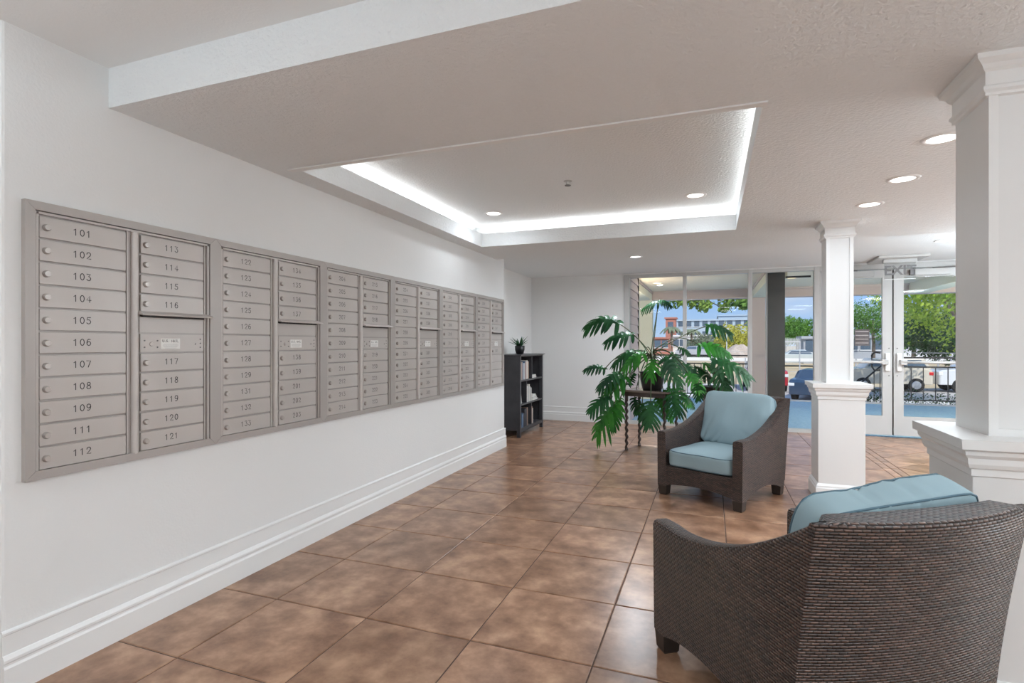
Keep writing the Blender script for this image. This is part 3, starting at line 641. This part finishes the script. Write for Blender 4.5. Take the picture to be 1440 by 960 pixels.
# ---------------------------------------------------------------- plant table and split-leaf plants
TZ=.80; u2=Vector((.318,.948)); p2=Vector((.948,-.318)); l1=Vector((-1.046,7.119))
tc_=l1+u2*.19+p2*.26
t=thing('plant_table','small dark side table with four twisted legs under the split-leaf plant','table',(tc_.x,tc_.y,0),math.atan2(p2.y,p2.x))
B().box(-.33,.36,-.26,.26,TZ-.028,TZ).obj('table_top',M['glasslip'],t,bevel=.008)
B().box(-.28,.28,-.21,.21,TZ-.085,TZ-.028).obj('frieze',M['wood'],t)
leg=B(); rs=[]
for i in range(100):
    z=(TZ-.03)*i/99; sq=z>TZ-.16 or z<.03
    a0=z*75; r=.022 if sq else .019+.0035*math.sin(z*75)
    cx,cy=(0,0) if sq else (.006*math.cos(a0),.006*math.sin(a0))
    rs.append([(cx+r*math.cos(2*PI*j/8),cy+r*math.sin(2*PI*j/8),z) for j in range(8)])
leg_me=leg.rings(rs).mesh('leg',M['wood'],smooth=True)
for x,y in ((-.26,-.19),(.26,-.19),(-.26,.19),(.26,.19)): o=link('leg',leg_me,t); o.location=(x,y,0)
F_=754.; th_=.3563
def P(x,y,Y):
    r=(x-720)/F_; c_,s_=math.cos(th_),math.sin(th_); v=Vector((r*c_-s_,r*s_+c_,(483-y)/F_)); return Vector((0,0,1.4))+v*(Y/v.y)
def leafmesh(base,tip,rise,wf,seed,face):
    rnd=random.Random(seed); L_=(tip-base).length; N=12; mid=[]
    for i in range(N+1):
        q=i/N; p=base.lerp(tip,q)+Vector((0,0,1))*rise*L_*4*q*(1-q)*(1-.25*q); mid.append(p)
    b=B()
    def frame(i):
        d=(mid[min(i+1,N)]-mid[max(i-1,0)]).normalized(); s=d.cross(face).normalized(); n_=s.cross(d).normalized(); return d,s,n_
    for sd in (-1,1):
        # blade web beside the midrib
        prev=None
        for i in range(N+1):
            d,s,n_=frame(i); q=i/N; w_=L_*.13*wf*math.sin(PI*min(1,q*.92+.08))**.6
            a=mid[i]; c_=mid[i]+s*sd*w_-n_*w_*.15; k=len(b.v); b.v+=[tuple(a),tuple(c_)]
            if prev is not None: b.f.append((prev,prev+1,k+1,k))
            prev=k
        K=7
        for k in range(K):
            q=.02+.86*k/(K-1); i=min(N-1,int(q*N)); d,s,n_=frame(i); fr=q*N-i; p=mid[i].lerp(mid[i+1],fr)
            ln=L_*wf*(.47*math.sin(PI*(.22+.70*q))**.8)*rnd.uniform(.85,1.12)
            ang=math.radians(100-78*q+rnd.uniform(-6,6)) if q>.12 else math.radians(118)
            dir_=s*sd*math.sin(ang)+d*math.cos(ang); cr_=dir_.cross(n_).normalized(); w0=L_*.064*(1.1-.3*q)
            ids=[]; SG=6; sw_=rnd.uniform(-.10,.10)
            for j in range(SG+1):
                f=j/SG; c2_=p+dir_*ln*f+Vector((0,0,-1))*ln*.42*f*f-n_*ln*.08*f+d*ln*(.14+sw_)*f*f
                ww=w0*(1.0-.15*f)*(1 if f<.5 else math.sqrt(max(.0,1-((f-.5)/.5)**2.2))+.06); ids.append(len(b.v)); b.v+=[tuple(c2_-cr_*ww+n_*ww*.25),tuple(c2_),tuple(c2_+cr_*ww+n_*ww*.25)]
            for j in range(SG): a=ids[j]; c3=ids[j+1]; b.f+=[(a,a+1,c3+1,c3),(a+1,a+2,c3+2,c3+1)]
    # terminal lobe
    d,s,n_=frame(N); k=len(b.v); w0=L_*.06
    b.v+=[tuple(mid[N-1]-s*w0),tuple(mid[N-1]+s*w0),tuple(mid[N]+s*w0*.8),tuple(mid[N]-s*w0*.8),tuple(mid[N]+d*L_*.10+Vector((0,0,-.02)))]
    b.f+=[(k,k+1,k+2,k+3),(k+3,k+2,k+4)]
    me=bpy.data.meshes.new('leaf'); me.from_pydata(b.v,[],b.f); me.materials.append(M['leaf_backlit'] if seed in (5,7,10,11,12,15,16,17,21,22,25,28) else M['leaf']); me.polygons.foreach_set('use_smooth',[True]*len(me.polygons)); return me,mid
def splitplant(label,potxy,potz,crown,leaves,potr,poth):
    t=thing('split_leaf_plant',label,'plant',(*potxy,potz))
    B().lathe([(potr*.72,0),(potr*.78,.01),(potr*.98,poth*.6),(potr,poth*.93),(potr*1.06,poth*.94),(potr*1.06,poth),(potr*.93,poth),(potr*.9,poth*.9)],seg=32).obj('pot',M['pot'],t,smooth=True)
    B().lathe([(potr*.91,poth*.80),(potr*.91,poth*.9)],seg=24).obj('soil',M['soil'],t)
    org=Vector((*potxy,potz)); base=Vector((potxy[0],potxy[1],potz+poth*.9))
    B().tube([base-org,(base.lerp(crown,.5)-org)+Vector((.01,0,0)),crown-org],[.028,.024,.018],seg=8).obj('trunk',M['stem'],t,smooth=True)
    for i,(bx_,by_,tx_,ty_,Y,rise,wf) in enumerate(leaves):
        a=P(bx_,by_,Y); c_=P(tx_,ty_,Y+random.uniform(-.12,.12)); face=Vector((random.uniform(-.3,.3),-.75,.75)).normalized()
        me,mid=leafmesh(a,c_,rise,wf,i,face); me.transform(Matrix.Translation(-org)); lf=link('leaf',me,t)
        st=crown+Vector((random.uniform(-.02,.02),random.uniform(-.02,.02),random.uniform(-.06,.03)))
        d=a-st; up=Vector((0,0,1))*(.22*d.length if a.z<st.z+.1 else .04)
        pts=[st.lerp(a,q/7)+up*4*(q/7)*(1-q/7)-org for q in range(8)]
        B().tube(pts,.0065,seg=6).obj('leaf_stalk',M['stem'],lf,smooth=True)
LV=[(869,454,823,462,7.1,.22,1.0),(889,470,851,482,7.2,.12,1.0),(926,425,903,436,7.3,.12,1.0),(927,423,944,432,7.5,.15,.9),(995,458,1029,470,7.4,.10,1.05),(984,486,1026,502,7.5,.16,.95),
(1004,508,1054,532,7.2,.12,.95),(1008,518,1024,550,7.1,.04,1.0),(893,496,862,516,7.0,.20,1.0),(905,497,876,520,6.9,.15,1.0),(850,519,822,521,6.9,.18,.9),(870,524,842,548,6.9,.10,1.1),(880,530,852,556,7.0,.10,1.0),
(918,507,914,530,6.75,.05,1.35),(925,560,936,586,7.2,.10,.8),(884,540,893,525,7.1,.05,.8),(858,560,829,580,6.9,.16,1.0),(862,572,838,612,6.95,.06,1.15),(870,566,862,602,7.05,.05,.8),(872,560,869,580,7.2,.05,.9),
(915,566,914,600,6.8,.04,1.2),(903,568,909,594,7.2,.06,.9),(950,548,951,582,6.85,.04,1.25),(958,552,970,572,7.0,.10,.9),(942,546,931,570,6.9,.10,.9),(945,498,962,522,7.1,.10,1.0),(957,512,981,530,7.2,.14,1.0),(968,525,986,550,7.0,.10,1.0),
(955,489,970,499,7.4,.10,.8),(981,540,983,562,6.9,.05,.9),(968,560,976,574,7.0,.05,.8),(892,560,897,582,7.3,.05,.9),(936,570,944,592,7.1,.05,.8),(978,516,1000,535,7.3,.12,.9),(935,505,955,540,6.95,.10,1.0),(990,512,1010,526,7.3,.16,.9)]
crown=P(916,497,7.2)
main=[l for i,l in enumerate(LV) if i not in (6,7,29,30,33,35)]; second=[LV[i] for i in (6,7,29,30,33,35)]
splitplant('large split-leaf plant in a black pot on the twisted-leg table',(P(917,543,7.12).x,7.12),TZ,crown,main,.155,.24)
p2x=P(1004,545,7.3).x
splitplant('second split-leaf plant in a dark pot behind the wicker armchair',(p2x,7.3),.60,P(1004,532,7.3),second,.15,.26)
t=thing('plant_stand','dark round stand holding the second plant behind the armchair','plant stand',(p2x,7.3,0))
B().lathe([(.14,.575),(.15,.58),(.15,.598),(.14,.60)],seg=24).obj('top',M['wood'],t)
B().lathe([(.14,0),(.14,.02),(.03,.05),(.022,.3),(.03,.55),(.06,.576)],seg=16).obj('pedestal',M['wood'],t,smooth=True)

# ---------------------------------------------------------------- porch
PE=14.7; GZ=-.9; FZ=-.28
def gz(y): return GZ if y<33 else (FZ if y>58 else GZ+(FZ-GZ)*(y-33)/25)
struct('porch_floor',B().box(-8,12,YB+.16,PE,-.25,-.01),M['blue'],label='blue porch floor outside the glass')
struct('porch_kerb',B().box(-8,12,PE,PE+.35,-.9,.0),M['concrete'],label='pale concrete edge of the porch')
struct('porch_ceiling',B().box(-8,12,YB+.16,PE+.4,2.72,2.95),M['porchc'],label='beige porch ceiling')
struct('porch_beam',B().box(-8,12,14.05,14.35,2.50,2.72),M['porchw'],label='mauve beam along the porch edge')
struct('porch_beam_moulding',B().box(-8,12,13.99,14.05,2.68,2.72).box(-8,12,14.03,14.05,2.50,2.53),M['porchw'],label='moulding on porch beam')
for x0,x1,nm in ((.91,1.20,'middle'),(-1.80,-1.42,'left'),(7.2,7.6,'right')):
    t=sroot('porch_column','square porch column, %s one'%nm)
    m_=M['cream'] if nm=='left' else M['porchw']
    B().box(x0,x1,14.05,14.35,-.01,2.5).obj('shaft',m_,t); B().box(x0-.03,x1+.03,14.02,14.38,-.01,.2).obj('plinth',m_,t)
    yb=YB+.17 if nm!='middle' else 10.1
    b=B().box(x0,x1,yb,14.05,2.50,2.72); b.obj('cross_beam',M['cream'],t)
    B().box(x0-.02,x1+.02,yb,14.05,2.66,2.72).obj('beam_moulding',M['porchw'],t)
# side wall with lap siding
t=sroot('wall_siding','mauve lap siding wall left of the window'); B().box(-1.75,-1.42,YB+.16,11.0,-.01,2.72).obj('core',M['siding'],t)
z=0; k=0
while z<2.70:
    o=B().rings([[(-1.42,y,z),(-1.378,y,z),(-1.400,y,z+.158),(-1.42,y,z+.158)] for y in (YB+.161,11.02)]).obj('siding_board',M['siding'],t); z+=.160
B().box(-1.44,-1.372,11.02,11.07,-.01,2.72).obj('corner_board',M['post'],t)
for x,y,l_ in ((-1.10,12.0,'left'),(1.50,11.95,'right')):
    t=thing('porch_downlight','warm recessed light in the porch ceiling, %s'%l_,'ceiling light',(x,y,2.72))
    B().lathe([(.11,0),(.11,-.006),(.085,-.010)],seg=20).obj('trim_ring',M['ring'],t)
    B().lathe([(.08,-.011),(.08,-.014)],seg=20).obj('lens',mat('warm_lens',(1,.8,.5),emit=(1,.72,.38),es=2.2),t)
struct('porch_cross_beam',B().box(4.05,4.40,YB+.17,14.05,2.50,2.72),M['cream'],label='cream cross beam seen through top of the right door')
for x,y,n in ((4.9,9.8,'beside the entrance doors'),(-1.60,11.075,'on the end of the siding wall'),(9.0,9.8,'far right on the facade')):  # unseen wall lamps added as warm fill for the porch
    t=thing('porch_fill_lamp','added unseen wall lantern '+n,'fill_lamp',(x,y,1.45 if 'siding' in n else 1.7)); B().box(-.08,.08,-.08,.0,-.12,.0).obj('bracket',M['rail'],t); B().box(-.09,.09,.0,.18,-.14,-.02).obj('base',M['rail'],t)
    B().lathe([(.07,-.02),(.08,.16),(.03,.22)],cy=.09,seg=12).obj('globe',mat('fill_lamp_glow',(1,.9,.75),emit=(1,.85,.65),es=3),t); l=light('lamp','POINT',(0,.09,.30),(70 if 'siding' in n else 330),col=(1,.86,.66),shadow_soft_size=.12); l.parent=t
# dark reflective post with arm outside right pane
t=thing('dark_post','tall dark glossy post outside the right window pane','post',(1.00,9.93,0))
B().box(-.125,.135,-.08,.08,-.009,2.60).obj('shaft',M['post'],t,bevel=.006); B().box(-.14,.15,-.095,.095,2.60,2.71).obj('head',M['post'],t)
B().box(-.150,-.127,-.085,.0,-.009,2.6).obj('edge_strip',M['alum'],t)
B().box(.15,.52,-.03,.0,2.485,2.515).obj('arm',M['rail'],t)
# railing
def railing(label,x0,x1,y,z0,zt,sp,name='railing'):
    t=thing(name,label,'railing',(x0,y,z0)); L_=x1-x0
    for zz,h_ in ((zt-z0,.035),(zt-.21-z0,.03),(.14,.03)): B().box(0,L_,-.02,.02,zz-h_,zz).obj('rail',M['rail'],t)
    n=int(L_/sp); bar=B().box(-.008,.008,-.008,.008,.13,zt-.22-z0).mesh('bar',M['rail'])
    for i in range(1,n): o=link('bar',bar,t); o.location=(i*L_/n,0,0)
    pm=B().box(-.022,.022,-.022,.022,0,zt-z0+.02).mesh('post',M['rail'])
    for i in range(int(L_/1.8)+1): o=link('post',pm,t); o.location=(min(L_,i*1.8),0,0)
railing('black metal railing at porch edge left of the porch column',-1.40,.90,14.5,0,1.12,.16)
railing('black metal railing at the porch edge outside the right door',4.0,9.0,14.5,0,1.10,.22)
t=thing('leaning_rail','dark vertical rail post beside the middle porch column','post',(1.33,14.1,0)); B().box(-.03,.03,-.03,.03,-.009,1.15).obj('shaft',M['rail'],t); B().box(-.05,.05,-.4,.03,1.15,1.19).obj('handle',M['rail'],t)
# stair rail descending
t=thing('stair_railing','black sloping stair railing seen through the left door','railing',(3.4,14.9,0))
B().tube([(.55,0,1.10),(.45,0,.98),(-.25,.6,.10)],.02,seg=8).obj('handrail',M['rail'],t)
for i in range(8):
    q=i/7; x=.45-.7*q; zt_=.98-.88*q; B().box(x-.008,x+.008,.6*q-.008,.6*q+.008,-.9,zt_).obj('bar',M['rail'],t)
# ---------------------------------------------------------------- ground beyond
def strip(name,y0,y1,m,z,label,th=.1): struct(name,B().box(-150,150,y0,y1,z-th,z),m,label=label)
strip('sidewalk',PE+.35,20.5,M['concrete'],GZ,'pale concrete walk below the porch')
strip('driveway',20.5,24.0,M['asphalt'],GZ-.01,'grey driveway strip')
strip('kerb_walk',24.0,26.0,M['concrete'],GZ+.03,'pale concrete kerb strip')
strip('parking_lot',26.0,33.0,M['tarmac'],GZ,'parking area with cars')
struct('field',B().rings([[(-150,33,GZ-.1),(-150,33,GZ),(-150,58,FZ),(-150,58,FZ-.1)],[(150,33,GZ-.1),(150,33,GZ),(150,58,FZ),(150,58,FZ-.1)]]),M['field'],label='dry tan grass field sloping up beyond the parking')
strip('far_street',58.0,75.0,M['tarmac'],FZ,'pale far street')
strip('far_ground',75.0,400.0,M['field'],FZ-.02,'distant ground')
# cars
def car(label,loc,rz,paint,kind='sedan',L_=4.5,H_=1.45,name='car'):
    t=thing(name,label,'car',loc,rz); W_=.88
    mb=mat('car_paint',paint,.25,spec=.7,coat=.5)
    if kind=='sedan': body=[(-.5,.30),(-.5,.62),(-.46,.70),(-.24,.74),(.20,.76),(.44,.70),(.5,.60),(.5,.30)]; cab=[(-.30,.72),(-.17,.98),(.10,1.0),(.30,.74)]
    elif kind=='suv': body=[(-.5,.30),(-.5,.60),(-.47,.66),(-.28,.70),(.40,.70),(.49,.66),(.5,.50),(.5,.30)]; cab=[(-.30,.69),(-.20,.97),(.42,1.0),(.485,.69)]
    else: body=[(-.5,.32),(-.5,.60),(-.40,.72),(-.2,.74),(.25,.74),(.45,.64),(.5,.45),(.5,.32)]; cab=[(-.22,.72),(-.10,.96),(.08,1.0),(.24,.72)]
    b=B(); rs=[]
    for yy,ins in ((-W_,.03),(-W_+.05,0),(0,0),(W_-.05,0),(W_,.03)):
        rs.append([(x*L_*(1-ins),yy,(z-ins*.5)*H_ if z>.4 else z*H_*.75) for x,z in body])
    b.rings(rs).obj('body',mb,t,bevel=.03)
    b=B(); rs=[]
    for yy,k in ((-W_+.06,0),(-W_+.2,1),(W_-.2,1),(W_-.06,0)):
        rs.append([(x*L_*(1 if z<.8 or k else .97),yy if z<.8 else yy*.9,z*H_-(0 if k else .03)) for x,z in cab])
    b.rings(rs).obj('cabin',mb,t,bevel=.02)
    for sy in (-1,1):
        x0,x1=cab[0][0],cab[-1][0]; zt_=.94*H_; zb_=.74*H_; n=3 if kind=='suv' else 2
        for i in range(n):
            a=x0+.05+(x1-x0-.09)*i/n; c_=x0+.05+(x1-x0-.09)*(i+1)/n-.012
            sl=.06 if i==0 else 0; sr=.06 if (i==n-1) else 0
            yb=sy*(W_-.045); yt=sy*(W_-.12); o_=sy*.02
            B().rings([[(a*L_,yb,zb_),(c_*L_,yb,zb_),((c_-sr)*L_,yt,zt_),((a+sl)*L_,yt,zt_)],[(a*L_,yb+o_,zb_),(c_*L_,yb+o_,zb_),((c_-sr)*L_,yt+o_,zt_),((a+sl)*L_,yt+o_,zt_)]]).obj('side_window',M['winglass'],t)
        for xw in (-.31,.31):
            wl=B(); n=20
            wl.rings([[(xw*L_+r*math.cos(2*PI*j/n),sy*yy,.33+r*math.sin(2*PI*j/n)) for j in range(n)] for r,yy in ((.30,W_-.2),(.33,W_-.15),(.33,W_+.0),(.28,W_+.02))]); wo_=wl.obj('wheel',M['tyre'],t,auto=.7)
            hb=B(); hb.rings([[(xw*L_+r*math.cos(2*PI*j/n),sy*yy,.33+r*math.sin(2*PI*j/n)) for j in range(n)] for r,yy in ((.20,W_+.015),(.18,W_+.035),(.05,W_+.04))]); hb.obj('hub',M['hub'],wo_)
    for sx,m_,nm in ((-1,M['white'],'headlight'),(1,M['red'],'tail_light')):
        for sy in (-1,1):
            a,c_=sorted((sx*(.5*L_+.012),sx*(.5*L_-.16))); y0,y1=sorted((sy*(W_+.012),sy*(W_-.22))); B().box(a,c_,y0,y1,.50*H_,.60*H_).obj(nm,m_,t,bevel=.02)
    return t
def pxx(px,Y): r=(px-720)/754; c_,s_=math.cos(.3563),math.sin(.3563); return (r*c_-s_)/(r*s_+c_)*Y
xa,xb=pxx(1188,31),pxx(1306,31)
car('beige off-road car with red tail light, seen through both glass doors',((xa+xb)/2,31.3,GZ),0,(.62,.56,.46),'suv',xb-xa,1.62)
xa=pxx(1317,31); car('white car parked behind the beige one, at the right of the right door',(xa+2.2,31.6,GZ),0,(.72,.74,.76),'suv',4.4,1.6)
car('dark blue car nose showing between dark post and slim column',(pxx(1142,24.5)+.55,25.6,GZ),math.radians(72),(.02,.045,.09),'sedan',4.2,1.25)
car('silver old car standing far off across the dry field',(pxx(1122,50),50,gz(50)),.0,(.55,.60,.60),'coupe',5.0,1.4)
car('small grey car in the far street behind the plant leaves',(-1.5,62,FZ),0,(.45,.45,.47),'sedan')
car('white far car left of the porch column',(pxx(1040,72.5),72.5,FZ),0,(.7,.7,.72),'suv')
car('red car mostly hidden behind the middle porch column',(pxx(1074,30),30,GZ),PI/2,(.45,.03,.04),'sedan',4.0)
# road barrier with posts
t=thing('road_barrier','long white rail on short posts across the field','barrier',(-30,46,gz(46))); B().box(0,80,-.03,.03,.62,.86).obj('rail',M['white'],t)
pm=B().box(-.05,.05,-.05,.05,0,.9).mesh('post',M['shed'])
for i in range(33): o=link('post',pm,t); o.location=(i*2.5,0,0)
t=thing('wire_fence','thin grey wire fence standing in the dry field','fence',(-30,36.5,gz(36.5))); 
pm=B().box(-.03,.03,-.03,.03,0,1.7).mesh('post',M['shed'])
for i in range(33): o=link('post',pm,t); o.location=(i*2.5,0,0)
for z in (.5,1.1,1.68): B().box(0,80,-.008,.008,z,z+.02).obj('wire',M['shed'],t)
# hedge outside railing
def foliage(b,cx,cy,cz,rx,ry,rz_,n,s,seed=0):
    rnd=random.Random(seed); n=int(n*2.3); s=s*.62
    for i in range(n):
        while True:
            p=Vector((rnd.uniform(-1,1),rnd.uniform(-1,1),rnd.uniform(-1,1)))
            if .25<p.length<1: break
        k=1+.35*noise.noise(p*2.2+Vector((seed,0,0))); c_=Vector((cx+p.x*rx*k,cy+p.y*ry*k,cz+p.z*rz_*k))
        a=Vector((rnd.gauss(0,1),rnd.gauss(0,1),rnd.gauss(0,1))).normalized(); d=a.orthogonal().normalized(); e_=a.cross(d)
        w_=s*rnd.uniform(.6,1.3); m0=len(b.v); b.v+=[tuple(c_-d*w_),tuple(c_+e_*w_*.55+a*w_*.2),tuple(c_+d*w_),tuple(c_-e_*w_*.55+a*w_*.2)]; b.f.append((m0,m0+1,m0+2,m0+3))
t=thing('hedge','low dark green hedge below the railing outside the right door','hedge',(6.5,15.9,GZ))
b=B()
for i in range(10): foliage(b,-2.6+i*.65,0,.62,.5,.4,.52,420,.045,i)
h=b.obj('foliage',M['f_dark'],t); h['kind']='stuff'
B().box(-2.9,3.5,-.15,.15,0,.6).obj('twigs',M['bark'],t)
def tree(label,x,y,h_,r,fol,n=1500,s=.22,z0=GZ,name='tree',blobs=6,seed=0,thick=.18,flat=1):
    z0=gz(y); t=thing(name,label,'tree',(x,y,z0)); rnd=random.Random(seed); h_-=(z0-GZ)
    B().tube([(0,0,0),(.05,.02,h_*.3),(-.1,0,h_*.6),(.05,0,h_*.85)],[thick,thick*.8,thick*.6,thick*.25],seg=8).obj('trunk',M['bark'],t,smooth=True)
    b=B()
    for i in range(blobs):
        a=2*PI*i/blobs+rnd.random(); rr=r*.55*(i>0); cz=h_-r*.75*flat+rnd.uniform(-.35,.3)*r*flat; cx,cy=rr*math.cos(a),rr*math.sin(a)
        foliage(b,cx,cy,cz,r*.6,r*.6,r*.55*flat,n//blobs,s,seed*31+i)
        br_=B().tube([(0,0,h_*.45),(cx*.5,cy*.5,h_*.62),(cx,cy,cz)],[thick*.4,thick*.3,thick*.1],seg=6).obj('branch',M['bark'],t,smooth=True)
    f=b.obj('crown',M[fol],t); f['kind']='stuff'; return t
def X(px,Y): return P(px,483,Y).x
tree('yellow-green tree left of the porch column beyond the street',X(1040,66),66,4.6,2.6,'f_yellow',2600,.20,seed=1)
tree('bright green tree just right of the porch column',X(1082,72),72,5.6,2.4,'f_green',2400,.2,seed=2)
tree('green street tree right of the dark post above the white fence',X(1121,60),60,5.3,2.1,'f_green',2400,.17,seed=3)
tree('yellow-green street tree farther behind the dark post',X(1103,66),66,5.2,1.9,'f_lime',1800,.18,seed=4)
tree('pale green tree seen through the left glass door',X(1228,61),61,6.3,2.8,'f_green',3200,.15,seed=5)
tree('tall bright tree filling top of the right glass door',X(1352,25),25,6.75,3.1,'f_lime',5600,.13,seed=6)
tree('darker tree behind the bright one in the right glass door',X(1348,40),40,5.4,2.8,'f_dark',4200,.16,seed=7)
tree('mid-green tree at the left of the right glass door',X(1284,50),50,4.9,2.1,'f_green',3200,.15,seed=8)
tree('grey-green bushy tree far behind the window plant',X(985,72),72,3.6,2.4,'f_grey',1800,.24,seed=9)
tree('dark grey-green bushy tree left of the earth mound',X(1012,79),79,3.4,2.3,'f_grey',1800,.24,seed=10)
# branches hanging over the porch edge
t=thing('overhanging_tree','large tree whose leafy branches hang over the porch edge','tree',(-3.6,17.5,GZ))
B().tube([(0,0,0),(0,0,2.5),(.3,0,4.3)],[.22,.18,.14],seg=8).obj('trunk',M['bark'],t,smooth=True)
b=B()
for i,(px,py,r) in enumerate(((935,418,.35),(950,424,.30),(965,420,.35),(975,422,.38),(985,425,.32),(990,431,.20),(1000,410,.5),(1024,427,.32),(1018,434,.14),(1036,420,.35),(1048,422,.33),(1046,430,.14),(960,400,.6),(1030,400,.6),(930,402,.6))):
    c_=P(px,py,17.0); foliage(b,c_.x+3.6,c_.y-17.5,c_.z-GZ,r,.5,r*.7,42,.12,i+50)
    B().tube([(.3,0,4.3),((c_.x+3.9)*.5,-.2,4.4),(c_.x+3.6,c_.y-17.5,c_.z-GZ)],[.06,.04,.012],seg=5).obj('branch',M['bark'],t)
f=b.obj('crown',M['f_lime2'],t); f['kind']='stuff'
# palms
def palm(label,x,y,h_,seed):
    t=thing('palm_tree',label,'tree',(x,y,gz(y))); rnd=random.Random(seed)
    B().tube([(0,0,0),(.1,0,h_*.5),(0,0,h_)],[.22,.17,.15],seg=8).obj('trunk',M['bark'],t)
    for i in range(14):
        a=2*PI*i/14+rnd.random()*.2; b=B(); L_=1.6; rs=[]
        for q in (0,.25,.5,.75,1):
            p=Vector((math.cos(a)*L_*q,math.sin(a)*L_*q,h_+.6*q-1.5*q*q)); s=Vector((-math.sin(a),math.cos(a),0))*(.28*math.sin(PI*(.1+.88*q))); rs.append([p-s,p+Vector((0,0,.08)),p+s])
        b.rings(rs,cap=False,closed=False).obj('frond',M['f_grey'],t)
palm('palm tree in front of the red block far away',X(944,78),78,3.9,1); palm('second palm before the pale blue building',X(972,80),80,3.6,2)
# earth mound
t=thing('earth_mound','tan heap of earth beyond the fence left of porch column','mound',(X(1040,53),53,gz(53)-.05))
b=B(); N=20; R_=[[( (2.3*k/8)*math.cos(2*PI*j/N)*(1+.2*noise.noise(Vector((math.cos(j),math.sin(j),k*.2)))),1.4*(k/8)*math.sin(2*PI*j/N),max(0,1.75*(1-(k/8)**1.7)*(1+.2*noise.noise(Vector((j*.7,k*.4,3)))))) for j in range(N)] for k in range(8,0,-1)]
b.rings(R_); o=b.obj('heap',M['mound'],t,smooth=True)
# buildings
def building(label,x0,x1,y,z1,m,rows,cols,name='building',dep=12,ww=.9,wh_=1.1):
    t=thing(name,label,'building',((x0+x1)/2,y,gz(y))); hw=(x1-x0)/2
    B().box(-hw,hw,0,dep,0,z1).obj('wall',m,t); B().box(-hw-.2,hw+.2,-.2,dep+.2,z1,z1+.25).obj('roof',m,t)
    wm=B().box(-ww/2,ww/2,-.06,.02,0,wh_).mesh('window',M['winglass']); fm=B().box(-ww/2-.08,ww/2+.08,-.10,.01,-.1,0).mesh('sill',M['white'])
    for r in range(rows):
        for c_ in range(cols):
            o=link('window',wm,t); o.location=(-hw+(c_+.5)*2*hw/cols,0,z1*(r+.45)/rows); q=link('sill',fm,o)
building('long pale blue apartment block with rows of windows far away',X(952,105),X(1056,105),105,5.9,M['bldg'],3,9)
building('far grey-blue block rising right behind the yellow tree',X(1010,120),X(1075,120),120,7.4,M['bldg'],2,6)
building('tall red brick tower block at the left window pane',X(936,97),X(950,97),97,6.0,M['brick'],2,1,dep=3)
building('low red shop building behind the plant',X(900,84),X(940,84),84,2.4,M['brick'],1,4,dep=5)
building('low white shed roof building in the middle distance',X(945,88),X(992,88),90,2.8,M['white'],1,5,dep=4)
building('grey trailer shed right of the dark post',X(1130,54),X(1152,54),54,2.2,M['shed'],1,1,name='shed',dep=3)
building('low grey-blue warehouse wall seen through the left door',X(1190,66),X(1245,66),66,2.3,M['shed'],1,3,dep=4)
building('pale long low shed seen through right door',X(1262,68),X(1360,68),68,2.4,M['white'],1,6,dep=4)
t=thing('board_fence','white vertical board fence right of the dark post','fence',(X(1098,54),54,gz(54))); fx=X(1126,54)-X(1098,54)
n=22
for i in range(n): B().box(i*fx/n+.02,(i+1)*fx/n-.02,-.02,.02,0,2.2+.1*(i%2)).obj('board',M['white'],t)
B().box(0,fx,.021,.06,1.9,2.0).obj('rail',M['white'],t)
t=thing('lamp_post','thin white lamp post beyond the street trees','lamp post',(X(1022,60),60,FZ)); B().tube([(0,0,0),(0,0,3.2)],.05,seg=6).obj('pole',M['white'],t); B().box(-.2,.2,-.1,.1,3.15,3.25).obj('head',M['white'],t)
